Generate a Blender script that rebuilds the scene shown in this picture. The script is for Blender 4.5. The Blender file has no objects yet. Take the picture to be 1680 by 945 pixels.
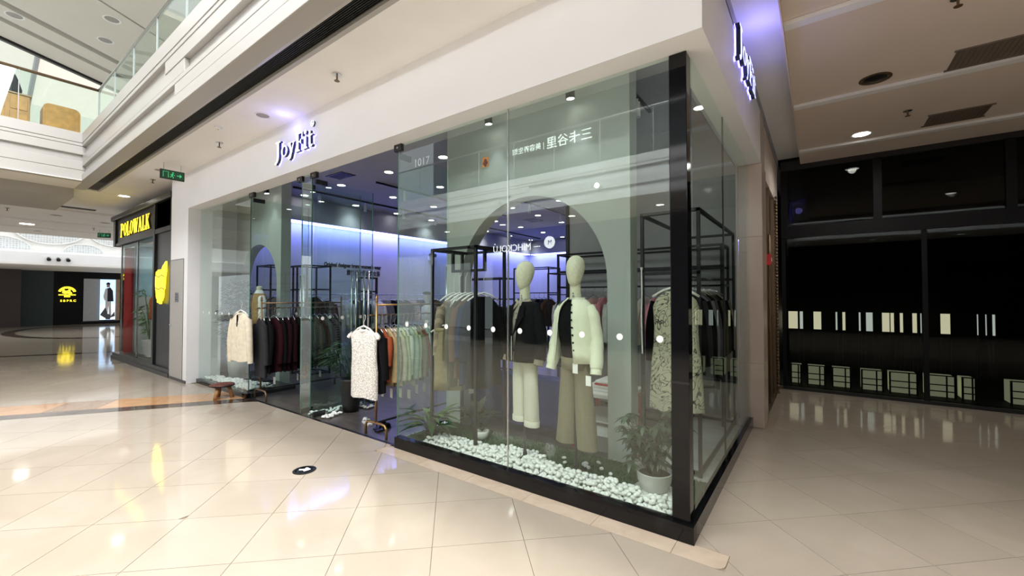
import bpy, bmesh, math, random
from mathutils import Vector, Matrix
random.seed(7)
SC = bpy.context.scene
COL = SC.collection
PI = math.pi
R = math.radians
ORD = ['first','second','third','fourth','fifth','sixth','seventh','eighth','ninth','tenth','eleventh','twelfth','thirteenth','fourteenth','fifteenth','sixteenth','seventeenth','eighteenth','nineteenth','twentieth','twenty-first','twenty-second','twenty-third','twenty-fourth','twenty-fifth']

# ------------------------------------------------------------------ camera, world, large lights, exposure
cam_d = bpy.data.cameras.new('camera')
cam_d.sensor_width = 36.0
cam_d.lens = 689.0 / 1680.0 * 36.0
cam_d.clip_start = 0.05
cam_d.clip_end = 300
cam = bpy.data.objects.new('camera', cam_d)
COL.objects.link(cam)
cam.location = (0.694, -2.934, 1.6)
cam.rotation_euler = (R(91.2), 0, R(36.1))
SC.camera = cam

world = bpy.data.worlds.new('mall_sky')
SC.world = world
world.use_nodes = True
wb = world.node_tree.nodes['Background']
wb.inputs[0].default_value = (0.93, 0.96, 1.0, 1)
wb.inputs[1].default_value = 1.0

def area_light(name, loc, sx, sy, energy, color, rot=(0, 0, 0), spread=180):
    d = bpy.data.lights.new(name, 'AREA')
    d.shape = 'RECTANGLE'
    d.size = sx
    d.size_y = sy
    d.energy = energy
    d.color = color
    d.spread = R(spread)
    o = bpy.data.objects.new(name, d)
    COL.objects.link(o)
    o.location = loc
    o.rotation_euler = rot
    return o

# daylight coming down through the glass roofs over the two atriums
area_light('skylight_main', (0.0, -5.6, 9.6), 14.0, 2.6, 1100, (1.0, 0.98, 0.955), (R(36), 0, 0))
area_light('skylight_main', (-0.3, -2.2, 9.8), 14.0, 2.6, 3000, (1.0, 0.98, 0.955), (R(-62), 0, 0))
area_light('skylight_far', (-25.0, -2.0, 11.0), 6.0, 10.0, 380, (1.0, 0.97, 0.92))

SC.view_settings.view_transform = 'Standard'
SC.view_settings.look = 'None'
SC.view_settings.gamma = 1.0
SC.view_settings.use_curve_mapping = False
SC.view_settings.exposure = 0.34
SC.cycles.max_bounces = 10
SC.cycles.diffuse_bounces = 4
SC.cycles.glossy_bounces = 5
SC.cycles.transmission_bounces = 4
SC.cycles.transparent_max_bounces = 24
SC.cycles.caustics_reflective = False
SC.cycles.caustics_refractive = False
SC.cycles.sample_clamp_indirect = 4.0

# ------------------------------------------------------------------ materials
MATS = {}
def _bsdf(m):
    return m.node_tree.nodes['Principled BSDF']
def mat(name, col, rough=0.5, metal=0.0, spec=0.5, var=0.04, scale=6.0, bump=0.0, bscale=60.0, emit=None, es=0.0, sheen=0.0):
    """principled material with a fine procedural noise in colour and relief"""
    if name in MATS:
        return MATS[name]
    m = bpy.data.materials.new(name)
    m.use_nodes = True
    nt = m.node_tree
    b = _bsdf(m)
    b.inputs['Roughness'].default_value = rough
    b.inputs['Metallic'].default_value = metal
    b.inputs['Specular IOR Level'].default_value = spec
    if sheen:
        b.inputs['Sheen Weight'].default_value = sheen
    tc = nt.nodes.new('ShaderNodeTexCoord')
    nz = nt.nodes.new('ShaderNodeTexNoise')
    nz.inputs['Scale'].default_value = scale
    nz.inputs['Detail'].default_value = 3
    nt.links.new(tc.outputs['Object'], nz.inputs['Vector'])
    rp = nt.nodes.new('ShaderNodeValToRGB')
    lo = [max(0, c * (1 - var)) for c in col[:3]]
    hi = [min(1, c * (1 + var)) for c in col[:3]]
    rp.color_ramp.elements[0].position = 0.3
    rp.color_ramp.elements[1].position = 0.7
    rp.color_ramp.elements[0].color = (*lo, 1)
    rp.color_ramp.elements[1].color = (*hi, 1)
    nt.links.new(nz.outputs['Fac'], rp.inputs['Fac'])
    nt.links.new(rp.outputs['Color'], b.inputs['Base Color'])
    if bump:
        n2 = nt.nodes.new('ShaderNodeTexNoise')
        n2.inputs['Scale'].default_value = bscale
        nt.links.new(tc.outputs['Object'], n2.inputs['Vector'])
        bp = nt.nodes.new('ShaderNodeBump')
        bp.inputs['Strength'].default_value = bump
        bp.inputs['Distance'].default_value = 0.01
        nt.links.new(n2.outputs['Fac'], bp.inputs['Height'])
        nt.links.new(bp.outputs['Normal'], b.inputs['Normal'])
    if emit:
        b.inputs['Emission Color'].default_value = (*emit, 1)
        b.inputs['Emission Strength'].default_value = es
    MATS[name] = m
    return m

def glass_mat(name, tint, ior=1.9, rough=0.0):
    m = bpy.data.materials.new(name)
    m.use_nodes = True
    nt = m.node_tree
    nt.nodes.clear()
    out = nt.nodes.new('ShaderNodeOutputMaterial')
    mix = nt.nodes.new('ShaderNodeMixShader')
    tr = nt.nodes.new('ShaderNodeBsdfTransparent')
    tr.inputs[0].default_value = (*tint, 1)
    gl = nt.nodes.new('ShaderNodeBsdfGlossy')
    gl.inputs['Color'].default_value = (0.93, 1.0, 0.96, 1)
    gl.inputs['Roughness'].default_value = rough
    fr = nt.nodes.new('ShaderNodeFresnel')
    fr.inputs['IOR'].default_value = ior
    ge = nt.nodes.new('ShaderNodeNewGeometry')
    mu = nt.nodes.new('ShaderNodeMath')
    mu.operation = 'SUBTRACT'
    mu.inputs[0].default_value = 1.0
    nt.links.new(ge.outputs['Backfacing'], mu.inputs[1])
    m2 = nt.nodes.new('ShaderNodeMath')
    m2.operation = 'MULTIPLY'
    nt.links.new(fr.outputs[0], m2.inputs[0])
    nt.links.new(mu.outputs[0], m2.inputs[1])
    nt.links.new(m2.outputs[0], mix.inputs[0])
    nt.links.new(tr.outputs[0], mix.inputs[1])
    nt.links.new(gl.outputs[0], mix.inputs[2])
    nt.links.new(mix.outputs[0], out.inputs[0])
    MATS[name] = m
    return m

def emit_mat(name, col, s):
    if name in MATS:
        return MATS[name]
    m = bpy.data.materials.new(name)
    m.use_nodes = True
    b = _bsdf(m)
    b.inputs['Base Color'].default_value = (*[min(c, 0.9) for c in col], 1)
    b.inputs['Emission Color'].default_value = (*col, 1)
    b.inputs['Emission Strength'].default_value = s
    MATS[name] = m
    return m

def stone_mat(name, c0, c1, scale=2.0, rough=0.07, detail=6, spec=0.5, distort=1.2):
    """polished stone / porcelain: cloudy two-tone noise"""
    m = bpy.data.materials.new(name)
    m.use_nodes = True
    nt = m.node_tree
    b = _bsdf(m)
    b.inputs['Roughness'].default_value = rough
    b.inputs['Specular IOR Level'].default_value = spec
    ge = nt.nodes.new('ShaderNodeNewGeometry')
    nz = nt.nodes.new('ShaderNodeTexNoise')
    nz.inputs['Scale'].default_value = scale
    nz.inputs['Detail'].default_value = detail
    nz.inputs['Distortion'].default_value = distort
    nt.links.new(ge.outputs['Position'], nz.inputs['Vector'])
    oi = nt.nodes.new('ShaderNodeObjectInfo')
    ad = nt.nodes.new('ShaderNodeMath')
    ad.operation = 'MULTIPLY_ADD'
    ad.inputs[1].default_value = 0.18
    nt.links.new(oi.outputs['Random'], ad.inputs[0])
    nt.links.new(nz.outputs['Fac'], ad.inputs[2])
    rp = nt.nodes.new('ShaderNodeValToRGB')
    rp.color_ramp.elements[0].position = 0.38
    rp.color_ramp.elements[1].position = 0.82
    rp.color_ramp.elements[0].color = (*c0, 1)
    rp.color_ramp.elements[1].color = (*c1, 1)
    nt.links.new(ad.outputs[0], rp.inputs['Fac'])
    nt.links.new(rp.outputs['Color'], b.inputs['Base Color'])
    MATS[name] = m
    return m

def stripe_mat(name, c0, c1, scale, axis='Z', rough=0.8):
    m = bpy.data.materials.new(name)
    m.use_nodes = True
    nt = m.node_tree
    b = _bsdf(m)
    b.inputs['Roughness'].default_value = rough
    tc = nt.nodes.new('ShaderNodeTexCoord')
    wv = nt.nodes.new('ShaderNodeTexWave')
    wv.bands_direction = axis
    wv.inputs['Scale'].default_value = scale
    wv.inputs['Distortion'].default_value = 0.4
    nt.links.new(tc.outputs['Object'], wv.inputs['Vector'])
    rp = nt.nodes.new('ShaderNodeValToRGB')
    rp.color_ramp.interpolation = 'CONSTANT'
    rp.color_ramp.elements[0].color = (*c0, 1)
    rp.color_ramp.elements[1].position = 0.5
    rp.color_ramp.elements[1].color = (*c1, 1)
    nt.links.new(wv.outputs['Fac'], rp.inputs['Fac'])
    nt.links.new(rp.outputs['Color'], b.inputs['Base Color'])
    MATS[name] = m
    return m

def pattern_mat(name, c0, c1, scale, thr=0.5, kind='VORONOI', rough=0.8):
    """print / lace / floral: dark figure on a plain ground"""
    m = bpy.data.materials.new(name)
    m.use_nodes = True
    nt = m.node_tree
    b = _bsdf(m)
    b.inputs['Roughness'].default_value = rough
    tc = nt.nodes.new('ShaderNodeTexCoord')
    nz = nt.nodes.new('ShaderNodeTexNoise')
    nz.inputs['Scale'].default_value = scale * 0.4
    nz.inputs['Detail'].default_value = 2
    nz.inputs['Distortion'].default_value = 2.5
    nt.links.new(tc.outputs['Object'], nz.inputs['Vector'])
    if kind == 'VORONOI':
        vo = nt.nodes.new('ShaderNodeTexVoronoi')
        vo.feature = 'DISTANCE_TO_EDGE'
        vo.inputs['Scale'].default_value = scale
        nt.links.new(nz.outputs['Color'], vo.inputs['Vector'])
        src = vo.outputs['Distance']
    else:
        src = nz.outputs['Fac']
    rp = nt.nodes.new('ShaderNodeValToRGB')
    rp.color_ramp.interpolation = 'LINEAR'
    rp.color_ramp.elements[0].position = max(0, thr - 0.02)
    rp.color_ramp.elements[1].position = thr + 0.02
    rp.color_ramp.elements[0].color = (*c0, 1)
    rp.color_ramp.elements[1].color = (*c1, 1)
    nt.links.new(src, rp.inputs['Fac'])
    nt.links.new(rp.outputs['Color'], b.inputs['Base Color'])
    MATS[name] = m
    return m

def lace_mat(name, c0, c1, scale, thr):
    m = bpy.data.materials.new(name)
    m.use_nodes = True
    nt = m.node_tree
    b = _bsdf(m)
    b.inputs['Roughness'].default_value = 0.85
    tc = nt.nodes.new('ShaderNodeTexCoord')
    vo = nt.nodes.new('ShaderNodeTexVoronoi')
    vo.feature = 'DISTANCE_TO_EDGE'
    vo.inputs['Scale'].default_value = scale
    nt.links.new(tc.outputs['Object'], vo.inputs['Vector'])
    rp = nt.nodes.new('ShaderNodeValToRGB')
    rp.color_ramp.elements[0].position = thr
    rp.color_ramp.elements[1].position = thr + 0.12
    rp.color_ramp.elements[0].color = (*c0, 1)
    rp.color_ramp.elements[1].color = (*c1, 1)
    nt.links.new(vo.outputs['Distance'], rp.inputs['Fac'])
    nt.links.new(rp.outputs['Color'], b.inputs['Base Color'])
    bp = nt.nodes.new('ShaderNodeBump')
    bp.inputs['Strength'].default_value = 0.6
    bp.inputs['Distance'].default_value = 0.01
    nt.links.new(vo.outputs['Distance'], bp.inputs['Height'])
    nt.links.new(bp.outputs['Normal'], b.inputs['Normal'])
    MATS[name] = m
M = MATS
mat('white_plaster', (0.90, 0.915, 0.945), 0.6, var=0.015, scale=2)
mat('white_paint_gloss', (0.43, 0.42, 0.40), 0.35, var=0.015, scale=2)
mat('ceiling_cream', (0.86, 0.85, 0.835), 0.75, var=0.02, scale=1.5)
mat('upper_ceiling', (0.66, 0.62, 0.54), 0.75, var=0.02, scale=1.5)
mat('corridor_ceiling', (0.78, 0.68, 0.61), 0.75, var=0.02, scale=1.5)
mat('black_gloss', (0.005, 0.005, 0.006), 0.06, spec=0.35)
mat('black_satin', (0.012, 0.012, 0.013), 0.35)
mat('black_metal', (0.014, 0.014, 0.016), 0.4, metal=0.2)
mat('black_grille', (0.01, 0.01, 0.01), 0.5)
mat('dark_metal', (0.05, 0.05, 0.055), 0.35, metal=0.8)
mat('steel', (0.62, 0.63, 0.64), 0.22, metal=1.0)
mat('brass', (0.36, 0.22, 0.09), 0.35, metal=0.9)
mat('bronze', (0.20, 0.13, 0.075), 0.4, metal=0.7)
mat('shop_wall', (0.78, 0.78, 0.82), 0.7, var=0.015, scale=2)
mat('shop_ceiling', (0.42, 0.43, 0.50), 0.8, var=0.02)
mat('panel_green', (0.47, 0.515, 0.485), 0.6, var=0.015, scale=3)
mat('grout', (0.30, 0.25, 0.19), 0.7)
mat('grey_wall', (0.42, 0.43, 0.44), 0.7)
mat('dark_wall', (0.008, 0.008, 0.009), 0.6, spec=0.12)
mat('dark_green_wall', (0.02, 0.035, 0.035), 0.6)
mat('wood_orange', (0.50, 0.22, 0.04), 0.4, var=0.2, scale=9)
mat('wood_stool', (0.45, 0.24, 0.11), 0.5, var=0.3, scale=20)
mat('red_brown', (0.13, 0.035, 0.022), 0.5, var=0.6, scale=30)
mat('red', (0.55, 0.02, 0.02), 0.4)
mat('white_plastic', (0.82, 0.82, 0.80), 0.4)
mat('paper', (0.85, 0.85, 0.83), 0.7)
mat('navy_side', (0.015, 0.02, 0.05), 0.3)
mat('blue_velvet', (0.012, 0.032, 0.17), 0.75, spec=0.2, var=0.15, scale=12)
mat('mannequin_cloth', (0.66, 0.65, 0.50), 0.75, var=0.10, scale=60, bump=0.15, bscale=300)
mat('leaf_dark', (0.014, 0.036, 0.014), 0.35, var=0.35, scale=12)
mat('leaf_mid', (0.028, 0.07, 0.024), 0.35, var=0.35, scale=12)
mat('leaf_matte', (0.012, 0.03, 0.012), 0.8, spec=0.1, var=0.35, scale=12)
mat('leaf_light', (0.10, 0.19, 0.06), 0.4, var=0.3, scale=12)
mat('stem_brown', (0.07, 0.05, 0.03), 0.7)
mat('turf', (0.025, 0.075, 0.022), 0.9, var=0.5, scale=60)
mat('pebble', (0.86, 0.87, 0.84), 0.45, var=0.10, scale=14)
mat('soil', (0.03, 0.022, 0.015), 0.9)
mat('pot_white', (0.72, 0.72, 0.69), 0.35)
mat('pot_black', (0.015, 0.015, 0.016), 0.35)
glass_mat('shop_glass', (0.925, 0.965, 0.945))
glass_mat('door_glass', (0.90, 0.97, 0.945))
glass_mat('rail_glass', (0.90, 0.96, 0.94), 1.45)
glass_mat('dull_glass', (0.8, 0.82, 0.82), 1.15)
glass_mat('dark_glass', (0.50, 0.51, 0.51), 1.28)
mat('glass_edge', (0.05, 0.16, 0.12), 0.15)
stone_mat('floor_tile', (0.40, 0.345, 0.275), (0.455, 0.395, 0.322), 1.3, spec=0.4)
stone_mat('floor_tile_far', (0.60, 0.50, 0.38), (0.68, 0.57, 0.44), 0.6)
stone_mat('border_stone', (0.52, 0.42, 0.32), (0.64, 0.53, 0.42), 5.0)
stone_mat('dark_marble', (0.018, 0.013, 0.010), (0.15, 0.10, 0.075), 5.0)
stone_mat('orange_marble', (0.50, 0.27, 0.12), (0.62, 0.37, 0.19), 3.0)
stone_mat('tan_marble', (0.25, 0.15, 0.08), (0.36, 0.22, 0.12), 3.0)
stone_mat('pier_stone', (0.52, 0.42, 0.36), (0.60, 0.50, 0.43), 1.5, rough=0.25)
stone_mat('plank_grey', (0.055, 0.049, 0.043), (0.115, 0.10, 0.09), 3.0, rough=0.28, distort=2)
stone_mat('platform_marble', (0.45, 0.47, 0.46), (0.62, 0.64, 0.63), 2.0, rough=0.2)
emit_mat('lamp_white', (1.0, 0.97, 0.90), 14.0)
emit_mat('lamp_dim', (1.0, 0.95, 0.86), 5.0)
emit_mat('cove_blue', (0.27, 0.29, 1.0), 10.5)
emit_mat('sign_face', (0.86, 0.90, 1.0), 1.0)
emit_mat('sign_blue', (0.25, 0.22, 1.0), 6.0)
emit_mat('sign_yellow', (1.0, 0.78, 0.03), 1.6)
emit_mat('sign_white', (1.0, 1.0, 1.0), 2.2)
emit_mat('sign_green', (0.1, 0.8, 0.35), 0.18)
emit_mat('sign_strong', (1.0, 1.0, 1.0), 6.0)
mat('unlit_lens', (0.30, 0.27, 0.24), 0.4)

# ------------------------------------------------------------------ mesh helpers
class MB:
    def __init__(s):
        s.v = []; s.f = []
    def add(s, vs, fs):
        n = len(s.v)
        s.v += [tuple(p) for p in vs]
        s.f += [tuple(i + n for i in f) for f in fs]
        return s
    def box(s, x0, x1, y0, y1, z0, z1, mx=None):
        vs = [(x0,y0,z0),(x1,y0,z0),(x1,y1,z0),(x0,y1,z0),(x0,y0,z1),(x1,y0,z1),(x1,y1,z1),(x0,y1,z1)]
        if mx is not None:
            vs = [mx @ Vector(p) for p in vs]
        return s.add(vs, [(0,3,2,1),(4,5,6,7),(0,1,5,4),(1,2,6,5),(2,3,7,6),(3,0,4,7)])
    def cbox(s, x0, x1, y0, y1, z0, z1, b=0.01):
        """box with chamfered vertical and top edges"""
        pts = [(x0+b,y0),(x1-b,y0),(x1,y0+b),(x1,y1-b),(x1-b,y1),(x0+b,y1),(x0,y1-b),(x0,y0+b)]
        cx, cy = (x0+x1)/2, (y0+y1)/2
        top = [(x - math.copysign(min(b, abs(x-cx)), x-cx), y - math.copysign(min(b, abs(y-cy)), y-cy)) for x, y in pts]
        vs = [(x,y,z0) for x,y in pts] + [(x,y,z1-b) for x,y in pts] + [(x,y,z1) for x,y in top]
        fs = [tuple(range(7,-1,-1)), tuple(range(16,24))]
        for r in (0, 8):
            for i in range(8):
                j = (i+1) % 8
                fs.append((r+i, r+j, r+8+j, r+8+i))
        return s.add(vs, fs)
    def prism(s, poly, z0, z1, mx=None):
        """poly: list of (x,y) counter-clockwise, extruded along z"""
        n = len(poly)
        vs = [(x,y,z0) for x,y in poly] + [(x,y,z1) for x,y in poly]
        if mx is not None:
            vs = [mx @ Vector(p) for p in vs]
        fs = [tuple(range(n-1,-1,-1)), tuple(range(n,2*n))]
        fs += [(i,(i+1)%n,n+(i+1)%n,n+i) for i in range(n)]
        return s.add(vs, fs)
    def tube(s, path, r, n=8, cap=True, r2=None):
        path = [Vector(p) for p in path]
        m = len(path)
        base = len(s.v)
        prev = None
        for i, p in enumerate(path):
            if i == 0: t = path[1]-p
            elif i == m-1: t = p-path[i-1]
            else: t = (path[i+1]-path[i-1])
            t.normalize()
            if prev is None:
                a = Vector((0,0,1)) if abs(t.z) < 0.9 else Vector((1,0,0))
                u = t.cross(a).normalized()
            else:
                u = (prev - t*prev.dot(t)).normalized()
            w = t.cross(u)
            prev = u
            rr = r if r2 is None else r + (r2-r)*i/(m-1)
            if isinstance(r, (list,tuple)): rr = r[i]
            for k in range(n):
                a = 2*PI*k/n
                s.v.append(tuple(p + u*math.cos(a)*rr + w*math.sin(a)*rr))
        for i in range(m-1):
            for k in range(n):
                a, b = base+i*n+k, base+i*n+(k+1)%n
                s.f.append((a, b, b+n, a+n))
        if cap:
            s.f.append(tuple(base+k for k in range(n-1,-1,-1)))
            s.f.append(tuple(base+(m-1)*n+k for k in range(n)))
        return s
    def lathe(s, prof, n=16, c=(0,0,0), sx=1.0, sy=1.0, cap=True, mx=None):
        """prof: list of (radius, z) bottom to top"""
        base = len(s.v)
        for r, z in prof:
            for k in range(n):
                a = 2*PI*k/n
                p = (c[0]+r*math.cos(a)*sx, c[1]+r*math.sin(a)*sy, c[2]+z)
                s.v.append(tuple(mx @ Vector(p)) if mx is not None else p)
        for i in range(len(prof)-1):
            for k in range(n):
                a, b = base+i*n+k, base+i*n+(k+1)%n
                s.f.append((a, b, b+n, a+n))
        if cap:
            s.f.append(tuple(base+k for k in range(n-1,-1,-1)))
            s.f.append(tuple(base+(len(prof)-1)*n+k for k in range(n)))
        return s
    def loft(s, rings, closed=True, cap=True):
        base = len(s.v)
        n = len(rings[0])
        for r in rings:
            s.v += [tuple(p) for p in r]
        for i in range(len(rings)-1):
            for k in range(n if closed else n-1):
                a, b = base+i*n+k, base+i*n+(k+1)%n
                s.f.append((a, b, b+n, a+n))
        if cap and closed:
            s.f.append(tuple(base+k for k in range(n-1,-1,-1)))
            s.f.append(tuple(base+(len(rings)-1)*n+k for k in range(n)))
        return s
    def mesh(s, name, smooth=False):
        me = bpy.data.meshes.new(name)
        me.from_pydata(s.v, [], s.f)
        if smooth:
            me.shade_smooth()
        me.update()
        return me
    def build(s, name, m, parent=None, smooth=False, fixn=True, bottom=True):
        """link as one object; a top-level object gets its origin at its base"""
        off = Vector((0,0,0))
        if parent is None and s.v and bottom:
            xs = [p[0] for p in s.v]; ys = [p[1] for p in s.v]; zs = [p[2] for p in s.v]
            off = Vector(((min(xs)+max(xs))/2, (min(ys)+max(ys))/2, min(zs)))
            s.v = [(p[0]-off.x, p[1]-off.y, p[2]-off.z) for p in s.v]
        me = s.mesh(name, smooth)
        if fixn:
            bm = bmesh.new(); bm.from_mesh(me)
            bmesh.ops.recalc_face_normals(bm, faces=bm.faces)
            bm.to_mesh(me); bm.free()
        if isinstance(m, str): m = MATS[m]
        me.materials.append(m)
        o = bpy.data.objects.new(name, me)
        COL.objects.link(o)
        o.location = off
        if parent is not None:
            o.parent = parent
        return o

def tag(o, label=None, cat=None, group=None, kind=None):
    if label: o['label'] = label
    if cat: o['category'] = cat
    if group: o['group'] = group
    if kind: o['kind'] = kind
    return o
def thing(name, label, cat, loc=(0,0,0), rz=0.0, group=None, kind=None):
    o = bpy.data.objects.new(name, None)
    COL.objects.link(o)
    o.location = loc
    o.rotation_euler = (0, 0, rz)
    o.empty_display_size = 0.1
    return tag(o, label, cat, group, kind)
def share(name, me, parent=None, loc=(0,0,0), rot=(0,0,0), scale=None):
    """one more object on shared mesh data"""
    o = bpy.data.objects.new(name, me)
    COL.objects.link(o)
    o.location = loc
    o.rotation_euler = rot
    if scale is not None: o.scale = scale
    if parent is not None: o.parent = parent
    return o
def struct(o, label=None):
    o['kind'] = 'structure'
    if label: o['label'] = label
    return o
def sbox(name, m, x0, x1, y0, y1, z0, z1, parent=None, label=None):
    o = MB().box(x0,x1,y0,y1,z0,z1).build(name, m, parent)
    if parent is None: struct(o, label)
    return o
def bevel(o, w=0.006, seg=2):
    md = o.modifiers.new('bevel', 'BEVEL')
    md.width = w; md.segments = seg; md.limit_method = 'ANGLE'
    return o
def subsurf(o, n=1):
    md = o.modifiers.new('subsurf', 'SUBSURF')
    md.levels = n; md.render_levels = n
    return o
def lamp(parent, kind, loc, energy, color, size=0.05, rot=(0,0,0), spot=80, blend=0.6):
    d = bpy.data.lights.new('lamp_light', kind)
    d.energy = energy; d.color = color
    if kind == 'SPOT':
        d.spot_size = R(spot); d.spot_blend = blend
        d.shadow_soft_size = size
    elif kind == 'POINT':
        d.shadow_soft_size = size
    elif kind == 'AREA':
        d.size = size
    o = bpy.data.objects.new('lamp_light', d)
    COL.objects.link(o)
    o.location = loc; o.rotation_euler = rot
    o.parent = parent
    return o
def text_mesh(body, size, ext=0.0, align='LEFT', bold=0.0, shear=0.0, sx=1.0):
    c = bpy.data.curves.new('lettering', 'FONT')
    c.body = body; c.size = size; c.extrude = ext; c.align_x = align
    c.offset = bold; c.shear = shear
    c.resolution_u = 3
    o = bpy.data.objects.new('lettering', c)
    COL.objects.link(o)
    bpy.context.view_layer.update()
    dg = bpy.context.evaluated_depsgraph_get()
    me = bpy.data.meshes.new_from_object(o.evaluated_get(dg))
    bpy.data.objects.remove(o)
    if sx != 1.0:
        for v in me.vertices: v.co.x *= sx
    return me
def text_obj(name, body, size, m, parent, loc, rot, ext=0.002, align='LEFT', bold=0.0, shear=0.0, sx=1.0):
    me = text_mesh(body, size, ext, align, bold, shear, sx)
    me.materials.clear()
    me.materials.append(MATS[m])
    return share(name, me, parent, loc, rot)
def clip(poly, nx, ny, d):
    """keep the side of the convex polygon where nx*x+ny*y <= d"""
    out = []
    for i in range(len(poly)):
        a, b = poly[i], poly[(i+1) % len(poly)]
        sa, sb = nx*a[0]+ny*a[1]-d, nx*b[0]+ny*b[1]-d
        if sa <= 0: out.append(a)
        if (sa < 0 < sb) or (sb < 0 < sa):
            t = sa/(sa-sb)
            out.append((a[0]+(b[0]-a[0])*t, a[1]+(b[1]-a[1])*t))
    return out
def parea(p):
    return 0.5*sum(p[i][0]*p[(i+1)%len(p)][1]-p[(i+1)%len(p)][0]*p[i][1] for i in range(len(p)))
FRONT = (PI/2, 0, 0)          # lettering that faces -Y
BACKF = (PI/2, 0, PI)         # lettering that faces +Y
FACE_PX = (PI/2, 0, PI/2)     # lettering that faces +X

# ================================================================== THE SETTING
CEIL = 3.92       # mall ceiling under the upper floor
GT = 3.25         # top of the shop glass
FY = -0.20        # face of the white fascia
G0, G1, G2, D2, D3, D4, G5 = -0.115, -1.487, -2.963, -4.742, -4.994, -6.592, -8.73
SX0 = -9.25       # shop left wall
SY1 = 11.9        # shop back wall

# ---- mall floor: slab of grout, polished tiles laid on the diagonal as its pieces
floor = struct(MB().box(-42, 9, -13.5, 6.2, -0.20, -0.010).build('floor', 'grout'), 'polished cream tile floor of the mall concourse')
TS = 0.594
ang = R(43.95)
e1 = (-math.sin(ang), math.cos(ang)); e2 = (math.cos(ang), math.sin(ang))
t0 = (-2.586, -1.437)
NB = (-0.83, 0.557); P0 = (-6.42, -0.22)          # marble band across the concourse
SB = NB[0]*P0[0] + NB[1]*P0[1]
W1, W2 = 0.27, 0.88
def rect_clip(p, x0, x1, y0, y1):
    for a in ((-1,0,-x0),(1,0,x1),(0,-1,-y0),(0,1,y1)):
        if len(p) < 3: return p
        p = clip(p, *a)
    return p
def in_view(c):
    v = (c[0]-0.694, c[1]+2.934)
    dep = -0.589*v[0]+0.808*v[1]
    lat = 0.808*v[0]+0.589*v[1]
    return dep > 1.3 and abs(lat) < dep*1.3 and dep < 30, math.hypot(*v)
tiles = []
gap = 0.0018
for i in range(-30, 52):
    for j in range(-42, 30):
        cx, cy = t0[0]+(i+.5)*TS*e1[0]+(j+.5)*TS*e2[0], t0[1]+(i+.5)*TS*e1[1]+(j+.5)*TS*e2[1]
        if not (-36 < cx < 9 and -13 < cy < 6.4): continue
        h = TS/2-gap
        q = [(cx+a*h*e1[0]+b*h*e2[0], cy+a*h*e1[1]+b*h*e2[1]) for a, b in ((-1,-1),(-1,1),(1,1),(1,-1))]
        if parea(q) < 0: q.reverse()
        near = clip(q, NB[0], NB[1], SB-0.002)
        far = clip(q, -NB[0], -NB[1], -(SB+W2+0.002))
        for base, isfar in ((near, 0), (far, 1)):
            if len(base) < 3: continue
            if isfar:
                rs = [(-36, -14.3, -13, 6.0), (-14.3, -8.0, -13, -0.13), (-8.0, 0, -13, -0.01)]
            else:
                rs = [(-15, -3.05, -13, -0.01), (-3.05, 0.235, -13, -0.205), (0.235, 9, -13, 5.78), (0.03, 0.235, -0.02, 3.0)]
            for r_ in rs:
                p = rect_clip(list(base), *r_)
                if len(p) >= 3 and abs(parea(p)) > 0.002:
                    c = (sum(a[0] for a in p)/len(p), sum(a[1] for a in p)/len(p))
                    full = len(p) == 4 and abs(abs(parea(p)) - (2*h)**2) < 1e-6
                    tiles.append((p, c, full, isfar))
vis = [(in_view(t[1])[1], k) for k, t in enumerate(tiles) if in_view(t[1])[0]]
vis.sort()
single = set(k for _, k in vis[:290])
tile_me = None
rest = MB(); rest_far = MB()
for k, (p, c, full, isfar) in enumerate(tiles):
    if k in single:
        if full and not isfar:
            if tile_me is None:
                b = MB(); b.prism([(x-c[0], y-c[1]) for x, y in p], -0.010, 0.0)
                tile_me = b.mesh('floor_tile'); tile_me.materials.append(M['floor_tile'])
            share('floor_tile', tile_me, None, (c[0], c[1], 0)).parent = floor
        else:
            MB().prism(p, -0.010, 0.0).build('floor_tile', 'floor_tile', floor)
    else:
        (rest_far if isfar else rest).prism(p, -0.010, 0.0)
floor_off = floor.location.copy()
for ch in [o for o in COL.objects if o.parent == floor]:
    ch.location = ch.location - floor_off
for b, nm in ((rest, 'floor_tiles_distant'), (rest_far, 'floor_tiles_distant')):
    o = b.build(nm, 'floor_tile', floor, fixn=False)
    o.location = -floor_off; o['kind'] = 'stuff'
def band(name, m, s0, s1, t0_, t1_, n, grp):
    d = (0.557, 0.83)
    for k in range(n):
        a = t0_+(t1_-t0_)*k/n+0.0015; b_ = t0_+(t1_-t0_)*(k+1)/n-0.0015
        p = [(P0[0]+NB[0]*s+d[0]*t, P0[1]+NB[1]*s+d[1]*t) for s, t in ((s0,a),(s0,b_),(s1,b_),(s1,a))]
        p = clip(p, 0, 1, -0.01)
        if len(p) < 3: continue
        if parea(p) < 0: p.reverse()
        o = MB().prism(p, -0.010, 0.0).build(name, m if not callable(m) else m(k), floor)
        o.location = -floor_off
band('marble_band_slab', 'dark_marble', 0.002, W1-0.002, -9.6, 0.6, 12, '')
band('marble_band_slab', lambda k: 'tan_marble' if k % 5 == 2 else 'orange_marble', W1+0.002, W2-0.002, -9.6, 1.2, 18, '')
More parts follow.
